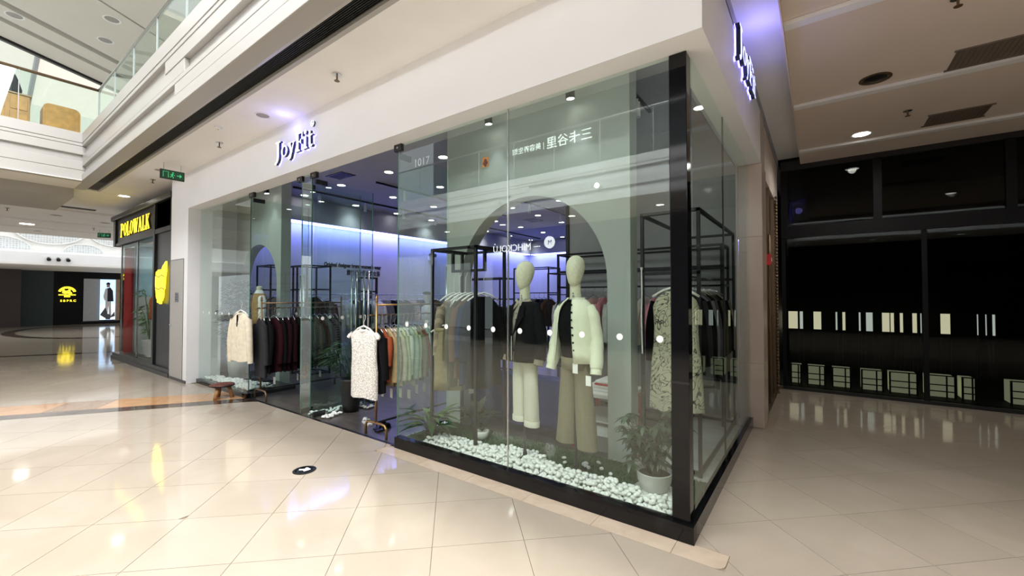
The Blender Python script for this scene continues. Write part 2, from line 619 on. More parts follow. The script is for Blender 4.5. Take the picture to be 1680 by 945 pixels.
# stone border strip along the plinth with its rounded end round the corner
for a, b_ in ((-3.05,-2.42),(-2.417,-1.82),(-1.817,-1.21),(-1.207,-0.62),(-0.617,-0.075)):
    o = MB().prism([(a,-0.203),(b_,-0.203),(b_,-0.042),(a,-0.042)], -0.010, 0.0).build('border_slab', 'border_stone', floor); o.location = -floor_off
pts = [(-0.072,-0.203)] + [(0.165+0.065*math.sin(t), -0.138-0.065*math.cos(t)) for t in [k*PI/12 for k in range(7)]] + [(0.232,-0.023),(0.032,-0.023),(0.032,-0.042),(-0.072,-0.042)]
o = MB().prism(pts, -0.010, 0.0).build('border_slab', 'border_stone', floor, fixn=True); o.location = -floor_off
# dark ring and line inlaid in the far floor
ring = [(-27+5.2*math.cos(2*PI*k/48), 1.3+2.6*math.sin(2*PI*k/48)) for k in range(48)]
ringi = [(-27+4.75*math.cos(2*PI*k/48), 1.3+2.2*math.sin(2*PI*k/48)) for k in range(48)]
b = MB(); b.add([(x,y,0.0006) for x,y in ring]+[(x,y,0.0006) for x,y in ringi], [(i,(i+1)%48,48+(i+1)%48,48+i) for i in range(48)])
o = b.build('inlay_ring', 'dark_marble', floor, fixn=False); o.location = -floor_off
for xa in (-19.2,):
    b = MB(); b.add([(xa,-6,0.0006),(xa+.3,-6,0.0006),(xa+3.6,0.4,0.0006),(xa+3.3,0.4,0.0006)], [(0,1,2,3)])
    o = b.build('inlay_line', 'dark_marble', floor, fixn=False); o.location = -floor_off

# ---- shop floor of grey planks
sfloor = struct(MB().box(SX0, 0.0, 0.0, SY1, -0.20, -0.012).build('floor_shop', 'soil'), 'dark grey plank floor inside the clothing shop')
so = sfloor.location.copy()
rest = MB()
pk = 0
for r_ in range(60):
    y0 = 0.004+r_*0.2
    if y0 > SY1-0.2: break
    x = SX0 + (r_*0.47) % 1.3 - 1.3
    while x < -0.05:
        a, b_ = max(SX0, x)+0.001, min(-0.02, x+1.3)-0.001
        x += 1.3
        if b_-a < 0.05: continue
        if y0 < 5.0 and pk < 230:
            o = MB().box(a, b_, y0, y0+0.1975, -0.012, 0.0).build('floor_plank', 'plank_grey', sfloor); o.location = -so
            pk += 1
        else:
            rest.box(a, b_, y0, y0+0.1975, -0.012, 0.0)
o = rest.build('floor_planks_distant', 'plank_grey', sfloor, fixn=False); o.location = -so; o['kind'] = 'stuff'
# black threshold strip
o = MB().box(D4, G2, -0.008, 0.03, -0.012, 0.002).build('threshold', 'dark_metal', sfloor); o.location = -so

# ---- shop walls, ceiling, cove
wl = sbox('wall_left', 'shop_wall', SX0-0.15, SX0, 0.0, SY1+0.15, 0, CEIL, label='white shop wall washed with blue cove light')
sbox('wall_back', 'shop_wall', SX0, 0.0, SY1, SY1+0.15, 0, CEIL, label='white back wall of the shop under a blue cove')
sbox('wall_right', 'grey_wall', -0.12, 0.0, 3.10, SY1, 0, CEIL, label='grey side wall of the shop')
sbox('ceiling_shop', 'shop_ceiling', SX0-0.15, 0.14, 0.05, SY1+0.15, CEIL-0.02, CEIL+0.12, label='bluish grey shop ceiling')
# dropped bulkheads that hide the cove strips
sbox('trim_1', 'shop_ceiling', SX0+0.001, SX0+0.32, 1.02, SY1-0.001, 3.36, CEIL-0.02, label='dropped ceiling edge above the left wall')
sbox('trim_2', 'shop_ceiling', SX0+0.32, -0.13, SY1-0.32, SY1-0.001, 3.36, CEIL-0.02, label='dropped ceiling edge above the back wall')
cv = MB().box(SX0+0.05, SX0+0.30, 1.04, SY1-0.33, 3.335, 3.357).build('cove_light', 'cove_blue')
tag(cv, 'blue white strip light along the left shop wall', 'strip light')
cv = MB().box(SX0+0.33, -0.2, SY1-0.30, SY1-0.05, 3.335, 3.357).build('cove_light', 'cove_blue')
tag(cv, 'blue white strip light along the back shop wall', 'strip light')
# fitting room partition
sbox('wall_partition', 'grey_wall', -2.50, -0.125, 3.00, 3.10, 0, CEIL-0.021, label='grey partition wall behind the show window')
sbox('trim_3', 'black_satin', -2.55, -2.501, 2.97, 3.13, 0, CEIL-0.021, label='black edge trim of the grey partition')

# ---- arched panels behind the show windows
def arch_panel(name, x0, x1, o0, o1, spring, y0, y1, z0, label):
    r = (o1-o0)/2; cx = (o0+o1)/2; N = 28
    b = MB()
    arc = [(cx+r*math.cos(PI-k*PI/N), spring+r*math.sin(PI-k*PI/N)) for k in range(N+1)]
    inner = [(o0, z0)] + arc + [(o1, z0)]
    n = len(inner)
    top = CEIL-0.021
    outer = [(x0, z0)]
    for k, (x, z) in enumerate(arc):
        outer.append((x0+(x1-x0)*k/N, top))
    outer.append((x1, z0))
    vs = []
    for yy in (y0, y1):
        vs += [(x, yy, z) for x, z in inner] + [(x, yy, z) for x, z in outer]
    m = 2*n
    fs = []
    for i in range(n-1):
        fs.append((i, i+1, n+i+1, n+i)); fs.append((m+i, m+n+i, m+n+i+1, m+i+1))
        fs.append((i, m+i, m+i+1, i+1))
        fs.append((n+i, n+i+1, m+n+i+1, m+n+i))
    fs.append((0, n, m+n, m)); fs.append((n-1, m+n-1, m+2*n-1, 2*n-1))
    b.add(vs, fs)
    o = b.build(name, 'panel_green')
    struct(o, label)
    return o
arch_panel('wall_arch', -3.03, -0.69, -2.79, -0.915, 1.745, 0.80, 0.98, 0.0, 'pale arched wall panel behind the two mannequins')
arch_panel('wall_arch', SX0+0.002, -7.30, SX0+0.25, -7.46, 1.86, 0.80, 0.98, 0.0, 'pale arched wall panel behind the far window')

# ---- window platforms with black plinth
sbox('trim_4', 'black_gloss', G2, 0.03, -0.04, 0.04, 0.0, 0.115, label='low black plinth under the front show window')
sbox('trim_5', 'black_gloss', -0.04, 0.03, 0.041, 3.02, 0.0, 0.115, label='low black plinth under the side show window')
sbox('trim_6', 'black_gloss', G5, D4, -0.04, 0.04, 0.0, 0.07, label='low black plinth under the far window')
sbox('floor_window', 'platform_marble', G2, -0.041, 0.041, 0.79, 0.0, 0.085, label='raised display platform of the front window')
sbox('floor_window_side', 'platform_marble', -0.685, -0.041, 0.791, 2.99, 0.0, 0.085, label='pale raised platform of the side window')
sbox('floor_window_far', 'dark_metal', SX0+.01, D4-.1, 0.041, 0.79, 0.0, 0.055, label='raised platform of the far window')
# turf in the front window
trf = MB()
rt_ = random.Random(5)
for k in range(9000):
    x = rt_.uniform(G2+0.03, -0.06); y = rt_.uniform(0.12, 0.78)
    a = rt_.uniform(0, 2*PI); h = rt_.uniform(0.012, 0.028); w = 0.004
    dx, dy = math.cos(a)*w, math.sin(a)*w
    lx, ly = rt_.uniform(-.01,.01), rt_.uniform(-.01,.01)
    trf.add([(x-dx,y-dy,0.086),(x+dx,y+dy,0.086),(x+lx,y+ly,0.086+h)], [(0,1,2)])
trf.add([(G2+.02,0.10,0.0865),(-0.05,0.10,0.0865),(-0.05,0.785,0.0865),(G2+.02,0.785,0.0865)], [(0,1,2,3)])
tag(trf.build('artificial_grass', 'turf', fixn=False), 'dark green artificial turf strip behind the white pebbles', 'turf', kind='stuff')

# ---- white fascia, pier and soffit
b = MB()
b.prism([(G5,FY),(0.14,FY),(0.14,3.02),(-0.10,3.02),(-0.10,0.045),(G5,0.045)], GT, CEIL)
fascia = struct(b.build('wall_front', 'white_plaster'), 'white fascia over the corner shop windows')
pier = sbox('wall_pier', 'white_plaster', -9.68, G5, FY, 0.35, 0.0, CEIL, label='white pier between the two shops')
po = pier.location
def on(o, parent):
    o.parent = parent; o.location = o.location - parent.location
    return o
on(MB().box(-9.66, -8.93, FY-0.004, FY+0.01, 0.03, 2.31).build('door_panel', 'white_paint_gloss', None, bottom=False), pier)
for bx in ((-9.665,-8.925,2.31,2.322),(-8.93,-8.922,0.03,2.31)):
    on(MB().box(bx[0], bx[1], FY-0.006, FY, bx[2], bx[3]).build('door_gap', 'dark_metal', None, bottom=False), pier)
pl_ = on(MB().box(-9.36, -9.18, FY-0.012, FY-0.004, 1.5, 1.68).build('notice_plate', 'steel', None, bottom=False), pier)
for k in range(3):
    q = MB().box(-9.34, -9.21+0.005*k, FY-0.0135, FY-0.012, 1.63-0.045*k, 1.645-0.045*k).build('notice_line', 'dark_metal', None, bottom=False)
    on(q, pier)
on(MB().lathe([(0.0,0),(0.02,0),(0.02,0.02),(0.0,0.025)], 10, mx=Matrix.Translation((-9.6,FY-0.004,1.05)) @ Matrix.Rotation(PI/2,4,'X')).build('lock', 'steel', None, bottom=False), pier)
sbox('baseboard_front', 'black_satin', -9.68, G5-0.0, FY-0.012, FY-0.0005, 0.0, 0.05, label='dark skirting at the foot of the white pier')
# stone pier at the end of the side window
rp_ = struct(MB().box(-0.02, 0.14, 3.021, 3.50, 0.0, CEIL).build('wall_stone_pier', 'pier_stone'), 'pinkish stone pier at the corridor corner')
for k, (z0, z1) in enumerate(((0.0,0.78),(0.783,1.56),(1.563,2.34),(2.343,3.24))):
    on(MB().box(-0.021, 0.146, 3.012, 3.021, z0+0.001, z1).build('stone_slab', 'pier_stone', None, bottom=False), rp_)
    on(MB().box(0.1405, 0.150, 3.021, 3.50, z0+0.001, z1).build('stone_slab', 'pier_stone', None, bottom=False), rp_)

# ---- glass fronts
def pane(name, x0, x1, y0, y1, z0, z1, m='shop_glass', label=None, parent=None):
    o = MB().box(x0, x1, y0, y1, z0, z1).build(name, m, parent)
    if parent is None: struct(o, label)
    return o
def dots(parent, pts, axis='Y'):
    me = bpy.data.meshes.get('safety_dot_' + axis)
    if me is None:
        b = MB()
        mx = Matrix.Rotation(PI/2, 4, 'X') if axis == 'Y' else Matrix.Rotation(-PI/2, 4, 'Y')
        b.lathe([(0.024, -0.0006), (0.024, 0.0006)], 20, mx=mx)
        me = b.mesh('safety_dot_' + axis); me.materials.append(M['white_plastic'])
    for p in pts:
        o = share('safety_dot', me, parent, Vector(p) - parent.location)
T = 0.006
w1 = pane('window_1', G1+0.002, G0-0.001, -T, T, 0.116, GT-0.001, label='large shop window pane nearest the corner post')
w2 = pane('window_2', G2+0.002, G1-0.002, -T, T, 0.116, GT-0.001, label='shop window pane beside the entrance')
w3 = pane('window_3', D3+0.003, D2-0.003, -T, T, 0.003, GT-0.001, m='door_glass', label='narrow fixed glass between the two entrances')
w4 = pane('window_4', G5+0.002, D4-0.003, -T, T, 0.071, GT-0.001, label='far shop window pane beside the white pier')
w5 = pane('window_5', -T, T, 0.105, 1.285, 0.116, GT-0.001, label='side show window pane next to the corner post')
w6 = pane('window_6', -T, T, 1.289, 3.008, 0.116, GT-0.001, label='side show window pane next to the stone pier')
dz = 1.31
dots(w1, [(x, -T-0.001, dz) for x in (-0.187,-0.474,-0.776,-1.064,-1.358)])
dots(w2, [(x, -T-0.001, dz) for x in (-1.649,-1.939,-2.231,-2.52,-2.81)])
dots(w4, [(G5+0.2+0.29*k, -T-0.001, dz) for k in range(7)])
for w, x in ((w2, G1),):
    on(MB().box(x-0.0045, x+0.0045, -0.007, 0.007, 0.116, GT-0.001).build('pane_joint', 'steel', None, bottom=False), w)
on(MB().box(-0.007, 0.007, 1.284, 1.291, 0.116, GT-0.001).build('pane_joint', 'dark_metal', None, bottom=False), w6)
for w, x in ((w3, D2), (w3, D3), (w4, D4), (w2, G2)):
    on(MB().box(x-0.004, x+0.004, -0.0065, 0.0065, 0.12, GT-0.002).build('glass_edge', 'glass_edge', None, bottom=False), w)
# lettering and small square sticker on the inside of the glass
on(text_obj('house_number', '1017', 0.115, 'steel', None, (-2.715, -T-0.001, 2.955), FRONT, 0.0005, sx=1.05), w2)
st = on(MB().box(-1.775, -1.705, -T-0.002, -T-0.0005, 2.78, 2.87).build('square_sticker', 'wood_orange', None, bottom=False), w2)
tx = MB()
for dx, dz_, r_ in ((-0.012,-0.01,0.018),(0.012,-0.008,0.016),(0.0,0.014,0.017),(0.0,-0.03,0.012)):
    tx.lathe([(r_, 0), (r_, 0.001)], 10, mx=Matrix.Translation((-1.74+dx, -T-0.002, 2.825+dz_)) @ Matrix.Rotation(PI/2,4,'X'))
on(tx.build('sticker_figure', 'red_brown', None, bottom=False), w2)
# corner post
post = thing('corner_post', 'glossy black square post at the glass corner of the shop', 'post', (-0.057, 0.05, 0))
bevel(MB().box(-0.057,0.057,-0.057,0.05,0.116,GT-0.001).build('shaft', 'black_gloss', post), 0.004)
bevel(MB().box(-0.060,0.087,-0.092,0.052,0.0,0.1155).build('foot_block', 'black_gloss', post), 0.003)
MB().box(-0.0575,0.0575,-0.0585,-0.056,1.02,1.035).build('joint_line', 'dark_metal', post)
# patch fittings over the doors
def patch(name, x, label, l=0.16):
    t = thing(name, label, 'door hinge', (x, 0, GT-0.075))
    bevel(MB().box(-l/2, l/2, -0.022, 0.022, 0.0, 0.074).build('clamp', 'dark_metal', t), 0.003)
    MB().lathe([(0.012,0),(0.012,0.004)], 10, mx=Matrix.Translation((0,-0.022,0.035)) @ Matrix.Rotation(PI/2,4,'X')).build('bolt', 'steel', t)
    return t
patch('patch_fitting', G2, 'dark patch hinge above the entrance beside the big window', 0.12)
patch('patch_fitting', D2+0.05, 'dark patch hinge above the open door leaf in the middle', 0.14)
patch('patch_fitting', D3-0.05, 'dark patch hinge above the narrow glass on its far side', 0.14)
patch('patch_fitting', D4+0.05, 'dark patch hinge above the far window', 0.16)
# door leaves swung inwards
def leaf(n, x, side, label):
    t = thing('door_%d' % n, label, None, (x, 0.02, 0), kind='structure')
    MB().box(-0.006, 0.006, 0.0, 0.90, 0.012, GT-0.09).build('door_glass', 'door_glass', t)
    MB().box(-0.0065, 0.0065, 0.898, 0.9035, 0.012, GT-0.09).build('glass_edge', 'glass_edge', t)
    bevel(MB().box(-0.016, 0.016, 0.0, 0.17, 0.008, 0.075).build('bottom_clamp', 'dark_metal', t), 0.003)
    bevel(MB().box(-0.016, 0.016, 0.0, 0.17, GT-0.14, GT-0.078).build('top_clamp', 'dark_metal', t), 0.003)
    for s in (-1, 1):
        h = MB().tube([(s*0.055, 0.80, 0.72), (s*0.055, 0.80, 1.98)], 0.016, 12).build('handle', 'steel', t, smooth=True)
        for z in (0.95, 1.72):
            MB().tube([(s*0.006, 0.80, z), (s*0.055, 0.80, z)], 0.009, 8).build('handle_mount', 'steel', h)
    dots(t, [Vector((x+0.0075, 0.02+0.12+0.29*k, dz)) for k in range(3)], 'X')
    return t
leaf(1, G2-0.03, 1, 'open glass door leaf beside the big show window')
leaf(2, D2+0.03, -1, 'open glass door leaf swung in at the middle pane')
leaf(3, D3-0.03, -1, 'open glass door leaf behind the narrow middle pane')
leaf(4, D4+0.03, 1, 'open glass door leaf beside the far window')

# ---- mall ceiling below the upper floor, slot with black linear grille
cl = struct(MB().box(-12.1, 0.48, -0.84, 0.05, CEIL, CEIL+0.15).build('ceiling', 'ceiling_cream'), 'cream ceiling strip in front of the shop fascia')
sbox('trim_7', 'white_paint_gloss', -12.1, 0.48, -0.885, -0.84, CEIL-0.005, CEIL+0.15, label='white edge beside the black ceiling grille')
sbox('ceiling_slot', 'dark_wall', -12.1, 0.48, -1.05, -0.885, CEIL+0.10, CEIL+0.15, label='dark void above the linear grille')
gr = thing('linear_grille', 'long black linear air grille in the ceiling slot', 'air grille', (-6, -0.96, CEIL+0.02))
for k in range(8):
    MB().box(-6.1, 6.48, -0.068+0.018*k, -0.060+0.018*k, 0.0, 0.05).build('grille_bar', 'black_grille', gr)
for k in range(7):
    MB().box(-6.1+1.8*k, -6.07+1.8*k, -0.072, 0.072, 0.045, 0.079).build('grille_clip', 'black_grille', gr)
# curved soffit lip between grille and bulkhead
prof = [(-1.04,CEIL+0.15),(-1.04,CEIL+0.02),(-1.055,CEIL-0.005),(-1.09,CEIL-0.015),(-1.24,CEIL-0.015),(-1.24,CEIL+0.15)]
b = MB(); b.prism([(y,z) for y,z in prof], -12.1, 8.0, mx=Matrix(((0,0,1,0),(1,0,0,0),(0,1,0,0),(0,0,0,1))))
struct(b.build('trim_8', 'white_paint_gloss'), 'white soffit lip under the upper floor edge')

# ---- upper floor bulkhead with shadow grooves and offset recesses
UF = 4.86
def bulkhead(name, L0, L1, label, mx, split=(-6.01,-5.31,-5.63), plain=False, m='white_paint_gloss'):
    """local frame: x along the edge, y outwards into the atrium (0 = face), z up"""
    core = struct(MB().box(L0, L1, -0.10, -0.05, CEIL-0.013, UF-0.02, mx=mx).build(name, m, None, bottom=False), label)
    def bar(x0, x1, d0, d1, z0, z1, nm='bulkhead_board'):
        bevel(MB().box(x0, x1, d0, d1, z0, z1, mx=mx).build(nm, m, core), 0.004, 1)
    a, b_, c = split if not plain else (L0-1, L0-1, L0-1)
    bar(L0, L1, -0.06, 0.03, 4.665, UF)
    bar(L0, L1, -0.06, 0.025, 4.60, 4.658)
    if not plain:
        bar(L0, a, -0.06, -0.03, 4.43, 4.60)          # upper recess, far half
        bar(a, L1, -0.06, 0.02, 4.43, 4.594)
        bar(L0, b_, -0.06, 0.015, 4.265, 4.424)
        bar(b_, L1, -0.06, -0.04, 4.265, 4.424)       # lower recess, near half
        bar(L0, L1, -0.06, 0.02, 4.20, 4.259)
        bar(L0, c, -0.06, -0.03, 4.05, 4.20)
        bar(c, L1, -0.06, 0.02, 4.05, 4.194)
        bar(L0, L1, -0.06, 0.025, CEIL-0.014, 4.044)
    else:
        bar(L0, L1, -0.06, 0.02, 4.43, 4.594)
        bar(L0, L1, -0.06, -0.04, 4.30, 4.43)
        bar(L0, L1, -0.06, 0.02, 4.12, 4.30)
        bar(L0, L1, -0.06, 0.025, CEIL-0.014, 4.113)
    return core
MXF = Matrix(((1,0,0,0),(0,-1,0,-1.24),(0,0,1,0),(0,0,0,1)))
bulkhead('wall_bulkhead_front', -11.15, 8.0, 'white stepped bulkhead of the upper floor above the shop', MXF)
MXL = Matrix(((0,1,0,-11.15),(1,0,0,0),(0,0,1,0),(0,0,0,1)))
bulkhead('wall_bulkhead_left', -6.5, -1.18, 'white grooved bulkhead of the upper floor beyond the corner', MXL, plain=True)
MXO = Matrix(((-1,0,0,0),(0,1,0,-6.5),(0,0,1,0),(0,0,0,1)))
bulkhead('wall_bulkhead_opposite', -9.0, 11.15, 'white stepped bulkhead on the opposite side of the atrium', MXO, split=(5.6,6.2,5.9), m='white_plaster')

# ---- upper floor slabs and ceilings
sbox('floor_upper_front', 'white_plaster', -11.15, 8.0, -1.0, 13.0, CEIL+0.15, UF-0.03, label='upper floor slab above the shop')
sbox('floor_upper_left', 'white_plaster', -22.3, -11.19, -13.0, 13.0, CEIL+0.03, UF-0.03, label='upper floor slab beyond the atrium corner')
sbox('floor_upper_opposite', 'white_plaster', -11.15, 8.0, -13.0, -6.55, CEIL+0.15, UF-0.03, label='upper floor slab across the atrium')
# ceiling under the left upper floor with shallow channels
cl2 = struct(MB().box(-22.3, -12.11, -13.0, 6.0, CEIL, CEIL+0.03).build('ceiling_left', 'ceiling_cream'), 'cream ceiling of the far concourse')
for x0, x1, dz_ in ((-22.3,-20.3,0.05),(-19.9,-18.2,0.05),(-17.8,-15.4,0.05)):
    on(MB().box(x0, x1, -13.0, 6.0, CEIL-dz_, CEIL).build('ceiling_panel', 'ceiling_cream', None, bottom=False), cl2)
on(MB().box(-15.05, -14.85, -6.0, -0.45, CEIL-0.012, CEIL).build('slot_grille', 'black_grille', None, bottom=False), cl2)
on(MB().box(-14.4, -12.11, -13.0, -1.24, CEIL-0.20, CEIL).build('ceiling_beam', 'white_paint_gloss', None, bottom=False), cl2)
sbox('trim_9', 'ceiling_cream', -12.2, -11.10, -13.0, -1.24, CEIL-0.012, CEIL+0.0, label='soffit under the left bulkhead')
# ceiling of the upper floor, with dark channels, and the glass roof beyond
uc = thing('ceiling_upper', 'cream upper floor ceiling with grey channels', None, (-11, 0, 8.0), kind='structure')
ua = R(28.6)
def upper_strip(x0, x1, z0, z1, nm, m):
    for rg in ((-24, -11.2, -9.0, 13.0), (-11.2, 8.0, -1.0, 13.0)):
        p = [(-11+math.cos(ua)*x-math.sin(ua)*y, math.sin(ua)*x+math.cos(ua)*y) for x, y in ((x0,-14),(x1,-14),(x1,26),(x0,26))]
        p = rect_clip(p, *rg)
        if len(p) >= 3 and abs(parea(p)) > 0.01:
            MB().prism([(x+11, y) for x, y in p], z0, z1).build(nm, m, uc)
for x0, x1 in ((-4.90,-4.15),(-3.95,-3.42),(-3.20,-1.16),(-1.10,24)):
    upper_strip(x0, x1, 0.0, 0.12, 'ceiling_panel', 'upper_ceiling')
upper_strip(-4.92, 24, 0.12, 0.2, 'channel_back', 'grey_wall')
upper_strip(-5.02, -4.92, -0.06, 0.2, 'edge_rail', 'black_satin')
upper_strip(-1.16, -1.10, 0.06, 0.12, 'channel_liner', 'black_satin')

# ---- corridor on the right: stepped ceiling
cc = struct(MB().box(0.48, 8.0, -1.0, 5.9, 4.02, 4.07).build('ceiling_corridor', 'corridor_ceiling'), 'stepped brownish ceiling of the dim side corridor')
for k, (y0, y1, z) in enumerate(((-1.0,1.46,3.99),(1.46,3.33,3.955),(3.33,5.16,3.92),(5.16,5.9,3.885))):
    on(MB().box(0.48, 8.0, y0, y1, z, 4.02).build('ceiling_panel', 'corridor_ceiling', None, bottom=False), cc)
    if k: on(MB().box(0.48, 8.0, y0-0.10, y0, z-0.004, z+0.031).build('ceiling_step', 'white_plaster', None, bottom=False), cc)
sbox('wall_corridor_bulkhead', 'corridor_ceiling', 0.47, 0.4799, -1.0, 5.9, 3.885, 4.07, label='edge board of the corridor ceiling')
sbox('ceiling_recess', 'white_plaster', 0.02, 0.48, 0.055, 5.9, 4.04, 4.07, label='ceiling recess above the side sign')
# end of the corridor: dark glazed shop
W = thing('wall_dark_shopfront', 'black framed glass front of a closed dark shop', None, (0, 5.8, 0), kind='structure')
MB().box(0.18, 8.0, 0.0, 0.06, 3.80, 3.96).build('head_rail', 'black_satin', W)
MB().box(0.18, 8.0, -0.02, 0.06, 2.62, 2.82).build('transom', 'dark_wall', W)
MB().box(0.18, 8.0, 0.0, 0.06, 0.0, 0.05).build('sill', 'black_satin', W)
for x in (0.18, 1.42, 2.82, 4.3, 5.8):
    MB().box(x, x+0.10, -0.015, 0.06, 2.82, 3.80).build('mullion', 'dark_wall', W)
for x0, x1 in ((0.28,1.42),(1.52,2.82),(2.92,4.3),(4.4,5.8),(5.9,8.0)):
    MB().box(x0, x1, 0.02, 0.032, 2.82, 3.80).build('pane', 'dark_glass', W)
for x in (0.18, 1.96, 3.6, 5.6):
    MB().box(x, x+0.06, 0.0, 0.05, 0.05, 2.62).build('mullion', 'dark_wall', W)
for x0, x1 in ((0.24,1.96),(2.02,3.6),(3.66,5.6),(5.66,8.0)):
    MB().box(x0, x1, 0.02, 0.032, 0.05, 2.62).build('pane', 'dark_glass', W)
# dark room behind it
sbox('wall_dark_room', 'dark_wall', 0.0, 8.0, 9.5, 9.6, 0, 4.0, label='black rear wall of the closed shop')
sbox('wall_dark_room_left', 'dark_wall', 0.0, 0.02, 5.87, 9.5, 0, 4.0, label='black side wall of the closed shop')
sbox('wall_dark_room_right', 'dark_wall', 8.0, 8.1, 5.87, 9.6, 0, 4.0, label='black far side wall of the closed shop')
sbox('ceiling_dark_room', 'dark_wall', 0.0, 8.0, 5.9, 9.6, 4.0, 4.1, label='black ceiling of the closed shop')
sbox('floor_dark_room', 'dark_wall', 0.021, 8.0, 6.21, 9.5, -0.1, 0.0, label='black floor of the closed shop')
emit_mat('niche_light', (1.0, 0.93, 0.62), 1.5)
emit_mat('niche_cool', (0.85, 0.92, 0.82), 1.3)
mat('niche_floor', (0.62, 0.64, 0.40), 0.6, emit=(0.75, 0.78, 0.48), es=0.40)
uppers = [(0.12,0.30,0),(0.34,0.40,1),(0.60,0.74,0),(1.0,1.03,1),(1.12,1.17,0),(1.40,1.43,1),(1.52,1.63,1),(1.78,1.90,0),(1.915,1.97,0),(2.06,2.11,0),(2.25,2.32,0),(2.37,2.39,1),(2.66,2.80,0),(3.16,3.18,1),(3.27,3.29,1),(3.36,3.40,1)]  # bright reflections in the dark glass, built as glowing panels behind it
for k, (a, b_, c) in enumerate(uppers):
    t = thing('lit_niche', '%s lit slit of a display niche in the dark shop, counted from the corridor corner' % ORD[k], 'display niche', ((a+b_)/2*1.0, 8.9, 0.86), group='lit slits in the dark shop')
    w = (b_-a)/2
    MB().box(-w, w, 0.03, 0.035, 0, 0.40).build('back_light', 'niche_cool' if c else 'niche_light', t)
    MB().box(-w-0.012, -w, 0, 0.04, -0.86, 0.41).build('jamb', 'black_satin', t)
    MB().box(w, w+0.012, 0, 0.04, -0.86, 0.41).build('jamb', 'black_satin', t)
    MB().box(-w, w, 0, 0.03, -0.012, 0.0).build('shelf', 'black_satin', t)
lowers = [(0.27,0.42),(0.52,0.77),(0.88,1.13),(1.28,1.55),(1.64,1.97),(2.08,2.40),(2.48,2.62),(2.98,3.36)]  # lower row of reflections in the glass, built as glowing blocks
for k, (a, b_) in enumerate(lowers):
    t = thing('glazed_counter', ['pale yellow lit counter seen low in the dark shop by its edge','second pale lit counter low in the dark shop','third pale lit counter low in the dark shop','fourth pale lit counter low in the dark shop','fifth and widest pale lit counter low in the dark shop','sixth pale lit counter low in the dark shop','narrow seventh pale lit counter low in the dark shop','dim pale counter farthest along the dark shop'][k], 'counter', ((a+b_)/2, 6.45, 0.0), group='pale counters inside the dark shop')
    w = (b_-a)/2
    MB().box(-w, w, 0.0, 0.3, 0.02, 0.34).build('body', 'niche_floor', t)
    for z in (0.10, 0.2, 0.345):
        MB().box(-w-0.004, w+0.004, -0.012, 0.0, z, z+0.016).build('rail', 'black_satin', t)
    MB().box(w*0.35, w*0.35+0.02, -0.016, -0.012, 0.0, 0.36).build('post', 'black_satin', t)
    for s in (-1, 1):
        MB().box(s*w-0.012, s*w+0.012, -0.014, 0.0, 0.0, 0.36).build('post', 'black_satin', t)
# door of the neighbouring unit along the corridor, bronze frame and glass
nb = thing('wall_neighbour', 'bronze framed glass door front along the corridor wall', None, (0.10, 3.50, 0), kind='structure')
for y0, y1 in ((0.0,0.06),(0.72,0.78),(1.50,1.56),(2.2,2.29)):
    MB().box(-0.05, 0.03, y0, y1, 0.0, 3.3).build('mullion', 'bronze', nb)
for y0, y1 in ((0.06,0.72),(0.78,1.50),(1.56,2.2)):
    MB().box(-0.006, 0.006, y0, y1, 0.05, 3.2).build('pane', 'dark_glass', nb)
MB().box(-0.05, 0.03, 0.0, 2.29, 3.2, CEIL).build('head_panel', 'corridor_ceiling', nb)
MB().box(-0.05, 0.03, 0.0, 2.29, 0.0, 0.05).build('sill', 'bronze', nb)
MB().box(-0.12, -0.10, 0.0, 2.29, 0.0, 3.3).build('backing', 'dark_wall', nb)
for y in (0.22, 0.36):
    MB().tube([(0.06, y, 0.25), (0.06, y, 2.45)], 0.012, 8).build('handle', 'bronze', nb, smooth=True)
ch = MB()
for k in range(60):
    z = 0.05+k*0.053
    ch.lathe([(0.004,0),(0.022,0.012),(0.024,0.026),(0.012,0.045)], 8, c=(0.06, 1.53, z))
ch.build('twisted_trim', 'bronze', nb, smooth=True)
rb = thing('alarm_box', 'small red alarm box on the corridor door front', 'alarm', (0.145, 3.62, 2.02))
bevel(MB().box(-0.014,0.05,-0.05,0.05,0,0.15).build('case', 'red', rb), 0.008)
MB().box(0.05,0.054,-0.03,0.03,0.05,0.10).build('window', 'white_plastic', rb)

# ---- blank walls that close the place behind the camera and outside the frame
sbox('wall_corridor_right', 'dark_wall', 8.0, 8.2, -13.2, 6.0, 0, 8.2, label='far end wall of the concourse')
# opposite side of the atrium: shop fronts under the upper floor
op = thing('wall_opposite', 'shop fronts on the opposite side of the atrium', None, (0, -9.0, 0), kind='structure')
MB().box(-12, 8, -0.15, 0.0, 2.9, CEIL).build('fascia', 'dark_wall', op)
for x in (-12, -9.9, -7.4, -4.4, -1.6, 1.2, 4.2, 7.0):
    MB().box(x, x+0.5, -0.2, 0.05, 0.0, 2.9).build('pier', 'dark_wall', op)
MB().box(-12, 8, -4.0, -3.9, 0, CEIL).build('rear_wall', 'dark_wall', op)
sbox('ceiling_opposite', 'ceiling_cream', -12.1, 8.0, -13.0, -6.55, CEIL, CEIL+0.15, label='ceiling below the opposite upper floor')
for k, x in enumerate((-11.4,-9.4,-6.9,-3.9,-1.1,1.7,4.7)):
    w = (2.0,2.4,2.4,2.2,2.2,2.4,2.2)[k]
    MB().box(x, x+w, -0.03, -0.02, 0.1, 2.9).build('pane', 'dull_glass', op)
